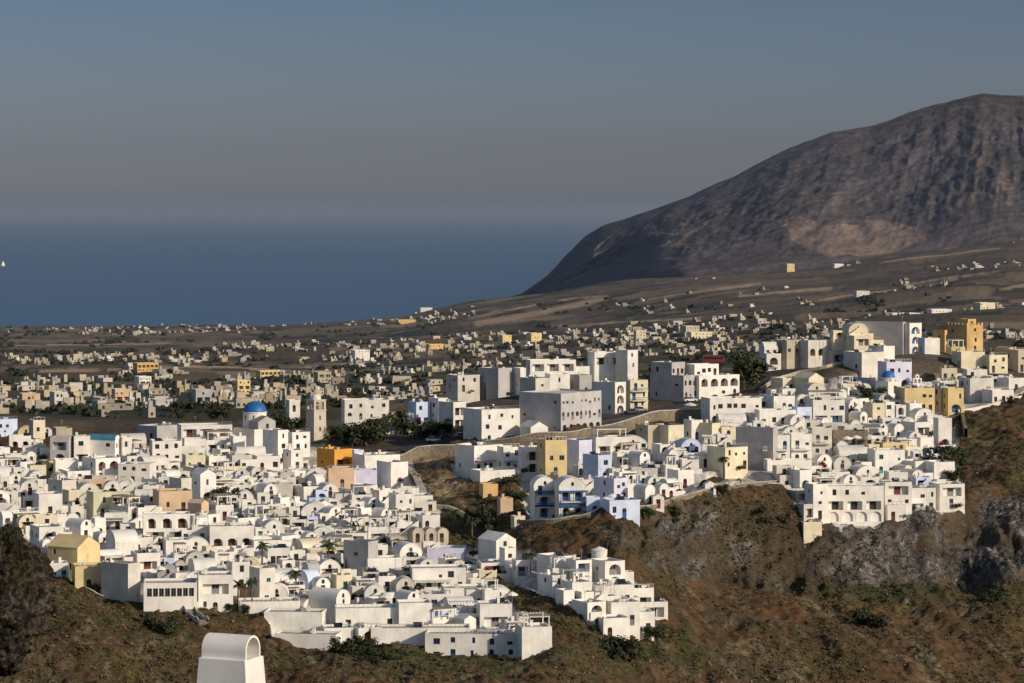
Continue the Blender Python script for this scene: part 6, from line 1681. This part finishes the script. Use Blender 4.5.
# sailing boat out at sea
x, Y = (3 - CX) / F * 15000, 15000.0; root = empty('sailing_boat', (x, Y, 0), R(30)); mb = MB()
hp = [(-11, 0), (-9, 2.4), (4, 2.6), (12, 0), (4, -2.6), (-9, -2.4)]
for i in range(6):
    a, b_ = hp[i], hp[(i+1) % 6]; mb.face([(a[0] * .8, a[1] * .6, -1), (b_[0] * .8, b_[1] * .6, -1), (b_[0], b_[1], 2.2), (a[0], a[1], 2.2)])
mb.face([(p[0], p[1], 2.2) for p in hp]); mb.build('hull', WHITE, root)
mb = MB(); mb.tube((1, 0, 2), (1, 0, 30), .3, .2); mb.build('mast', METAL, root); mb = MB(); mb.face([(1, 0, 4), (-9, .5, 4), (1, 0, 28)]); mb.face([(1.3, 0, 3), (11, 0, 3), (1.3, 0, 26)]); mb.build('sail', CANVAS, root)
tag(root, 'small white sailing boat far out at left', 'boat')

# ================================================================== the plain: far houses and groves
def in_far(px, py):
    return py < 412
FARM = attr_mat('far_plaster', ((.3, .08),), bump=0)
FC = [(.58, .53, .45), (.56, .50, .38), (.66, .61, .54), (.50, .41, .28), (.52, .45, .31), (.52, .48, .41), (.34, .31, .28), (.60, .51, .33), (.46, .38, .29), (.40, .38, .36), (.62, .58, .52)]
def far_house_geo(V, Fc, Cc, x, Y, z, w_, d, h_, yaw, c_, rnd):
    ca, sa = math.cos(yaw), math.sin(yaw)
    def bx(x0, x1, y0, y1, z0, z1, col):
        k = len(V)
        for (a, b_, e) in ((x0,y0,z0),(x1,y0,z0),(x1,y1,z0),(x0,y1,z0),(x0,y0,z1),(x1,y0,z1),(x1,y1,z1),(x0,y1,z1)): V.append((x + a*ca - b_*sa, Y + a*sa + b_*ca, z + e))
        for f in ((4,5,6,7),(0,1,5,4),(1,2,6,5),(2,3,7,6),(3,0,4,7)): Fc.append(tuple(k + i for i in f)); Cc.append(col)
    bx(-w_/2, w_/2, -d/2, d/2, -4, h_, c_)
    if rnd.random() < .5: bx(-w_/2 + .5, w_ * rnd.uniform(-.1, .3), -d * .1, d * .4, h_, h_ + 2.6, c_)
    if rnd.random() < .4: bx(w_/2, w_/2 + w_ * .5, -d/2 + 1, d/2, -4, h_ * .55, tuple(v * .95 for v in c_))
    # dark openings, let 6 cm into the light: recess boxes set proud of the wall
    n = max(1, int(w_ / 3.2)); dk = (.04, .036, .034)
    for s_ in range(max(1, int(h_ / 3))):
        for i in range(n):
            if rnd.random() < .75: q_ = -w_/2 + (i + .5) * w_ / n; bx(q_ - .55, q_ + .55, -d/2 - .05, -d/2 + .1, s_ * 3 + .9, s_ * 3 + 2.2, dk)
        if rnd.random() < .7: bx(-w_/2 - .05, -w_/2 + .1, -.5, .5, s_ * 3 + .9, s_ * 3 + 2.2, dk)
def colored_mesh(name, V, Fc, Cc, mat):
    me = bpy.data.meshes.new(name); me.from_pydata(V, [], Fc); a = me.color_attributes.new('Col', 'FLOAT_COLOR', 'CORNER')
    arr = []
    for f, c_ in zip(Fc, Cc): arr += [(c_[0], c_[1], c_[2], 1.0)] * len(f)
    a.data.foreach_set('color', np.array(arr, np.float32).ravel()); me.materials.append(mat); return me
rf = random.Random(99)
def clusters():
    """bearing/slope of far houses, crowded into villages as in the photograph"""
    L_ = []
    def band(n, x0, x1, ya, yb, sp=2.5, bias=1.0):
        for _ in range(n):
            t_ = rf.random(); L_.append((x0 + (x1 - x0) * t_, ya + (yb - ya) * t_ + rf.gauss(0, sp)))
    band(102, 5, 460, 330, 322, 1.80); band(51, 80, 260, 333, 330, 1.44)
    band(51, 55, 155, 361, 357, 1.87); band(63, 170, 290, 357, 350, 2.30); band(80, 290, 480, 356, 345, 3.24); band(34, 340, 420, 362, 350, 3.60)
    band(17, 0, 50, 362, 366, 2.16); band(21, 25, 110, 385, 383, 1.15); band(11, 120, 150, 375, 373, 1.44); band(13, 150, 185, 376, 372, 2.16); band(25, 225, 300, 380, 376, 1.44)
    band(127, -5, 250, 402, 400, 3.60); band(144, -5, 330, 414, 412, 4.32); band(93, 230, 420, 398, 392, 4.32); band(51, 300, 460, 384, 376, 3.60); band(42, 380, 470, 402, 388, 4.32)
    band(102, 420, 640, 345, 335, 3.60); band(42, 420, 520, 372, 362, 3.60); band(59, 470, 640, 356, 346, 3.60)
    band(110, 620, 860, 333, 326, 3.60); band(68, 620, 830, 346, 338, 3.60); band(51, 640, 760, 357, 352, 2.88); band(42, 400, 480, 322, 312, 2.88)
    band(17, 640, 720, 277, 274, 1.15); band(11, 780, 860, 266, 264, 2.16); band(18, 860, 1024, 256, 240, 2.16); band(17, 930, 1024, 268, 262, 3.60); band(13, 880, 950, 290, 285, 3.60)
    band(34, 860, 1024, 322, 312, 3.60); band(25, 600, 900, 305, 300, 6.48); band(17, 990, 1024, 240, 237, 1.44); band(25, 960, 1024, 335, 338, 2.88)
    return L_
pts = clusters(); FH = []
for px, py in pts:
    if py > 424 or px < -12 or px > 1036: continue
    x, Y, z = hit(px, py, ymin=1050)
    if Y > 7300: continue
    w_ = rf.choice([2.2, 3.0, 3.8, 4.8, 7.5]) * rf.uniform(.9, 1.2) * (1 + .35 * (Y > 3000)); h_ = rf.choice([2.6, 2.8, 3.0, 3.2, 4.4, 5.6] if Y < 2600 else [2.6, 3.0, 3.2, 4.6])
    FH.append((w_ * h_ / Y ** 2, px, py, x, Y, z, w_, rf.uniform(.7, 1.1) * w_, h_, R(rf.uniform(5, 60)), rf.choice(FC)))
HANDF = [(145,374,22,'ochre',7,'large orange house block alone on the plain'),(142,389,13,'white',8,'bright white cube house on the near edge of the plain'),(242,396,13,'yellow',8,'bright yellow block behind the blue dome'),
         (270,376,26,'yellow',6,'long yellowish building beyond the blue dome'),(360,357,16,'white',8,'large pale building on the plain beyond the tower'),(436,348,18,'ochre',5,'long orange building on the plain in the centre'),
         (406,324,18,'ochre',5,'orange building on the low coastal hill'),(426,313,12,'white',5,'white house on top of the low coastal hill'),(790,271,8,'yellow',11,'yellow church alone at the mountain foot'),
         (690,333,16,'tan',7,'tan block on the plain left of the big dark tree'),(905,318,30,'white',5,'long row-like white building behind the grey skyline block'),(940,314,22,'white',5,'white building beyond the mustard castle house'),
         (700,341,22,'cream',6,'wide cream building beyond the mansion'),(534,343,12,'yellow',7,'yellow house on the plain left of the highest building'),(505,345,10,'yellow',8,'second yellow house on the plain in the centre'),
         (640,338,10,'cream',7,'cream house on the plain right of the highest building'),(838,268,10,'white',5,'white house at the foot of the quarry scar'),(985,318,18,'cream',6,'cream houses block at far right of the plain'),
         (862,300,14,'old',5,'pale farm building below the mountain at right'),(322,388,14,'tan',7,'tan block just beyond the bell tower'),(120,404,16,'peach',9,'peach block among the crowded far streets at left'),
         (28,410,18,'peach',10,'peach apartment block far left'),(57,416,14,'old',9,'pale block with dark windows far left'),(200,418,16,'grey',8,'grey block behind the layered pine'),(160,412,18,'grey',8,'grey flat block left of the layered pine')]
for px, py, wpx, c_, h_, lb in HANDF:
    x, Y, z = hit(px, py, ymin=1050)
    root = empty('distant_building', (x, Y + 5, gz(x, Y + 5)), R(rf.uniform(10, 30))); rnd2 = random.Random(px); w_ = wpx * Y / F
    volume(root, w_, min(12, w_), h_ * (1.0 if Y < 3000 else 1.4), COLN[c_], rnd2, ['win', 'loggia', 'win'] if Y < 2600 else 'sparse', 'flat', BROWNP, side='sparse'); tag(root, lb, 'building')
FH = [f for f in FH if not any(abs(f[1] - h[0]) < h[2] / 2 and abs(f[2] - h[1]) < 4 for h in HANDF)]
V, Fc, Cc = [], [], []
for _, px, py, x, Y, z, w_, d, h_, yw, c_ in FH:
    k = rf.uniform(.62, .95); far_house_geo(V, Fc, Cc, x, Y, z, w_, d, h_, yw, tuple(v * k for v in c_), rf)
tag(link(bpy.data.objects.new('distant_houses', colored_mesh('distant_houses', V, Fc, Cc, FARM))), 'mass of small pale far houses scattered over the plain', 'houses', kind='stuff')
# dark groves and hedges between the far houses
def groves():
    vs, fs, cs = [], [], []
    def clump(x, Y, z, s_):
        base = rf.choice([(.028, .034, .02), (.022, .028, .018), (.035, .036, .022)])
        for _ in range(16):
            d = Vector((rf.gauss(0, 1), rf.gauss(0, 1), abs(rf.gauss(0, 1)))).normalized() * rf.uniform(.4, 1); p = Vector((x + d.x * s_ * 1.3, Y + d.y * s_ * 1.3, z + d.z * s_))
            u = Vector((rf.gauss(0, 1), rf.gauss(0, 1), rf.gauss(0, 1))).normalized(); w_ = u.orthogonal().normalized(); e = s_ * .5; k = len(vs)
            vs.extend([tuple(p + u * e), tuple(p + w_ * e), tuple(p - u * e), tuple(p - w_ * e)]); fs.append((k, k+1, k+2, k+3)); f_ = .7 + .6 * rf.random(); cs.extend([(base[0]*f_, base[1]*f_, base[2]*f_, 1)] * 4)
    for _, px, py, x, Y, z, w_, d, h_, yw, c_ in FH:
        for _k in range(rf.choice([0, 1, 2])):
            xx, yy_ = x + rf.uniform(-14, 14), Y + rf.uniform(-14, 10); clump(xx, yy_, gz(xx, yy_), rf.uniform(1.2, 3.0))
    for _ in range(520):
        px, py = rf.uniform(-10, 1034), rf.choice([rf.uniform(300, 420), rf.uniform(385, 420), rf.uniform(330, 370)]); n_ = rf.randrange(2, 7)
        for j in range(n_):
            x, Y, z = hit(px + rf.gauss(0, 7), py + rf.gauss(0, .9), ymin=1050)
            if Y < 6900: clump(x, Y, z, rf.uniform(1.5, 3.2) * (1 + Y / 6000))
    me = bpy.data.meshes.new('far_groves'); me.from_pydata(vs, [], fs); a = me.color_attributes.new('Col', 'FLOAT_COLOR', 'POINT')
    a.data.foreach_set('color', np.array(cs, np.float32).ravel()); me.materials.append(LEAFM); tag(link(bpy.data.objects.new('far_groves', me)), 'dark scattered groves and hedges on the plain', 'groves', kind='stuff')
groves()
print('objects', len(bpy.data.objects))
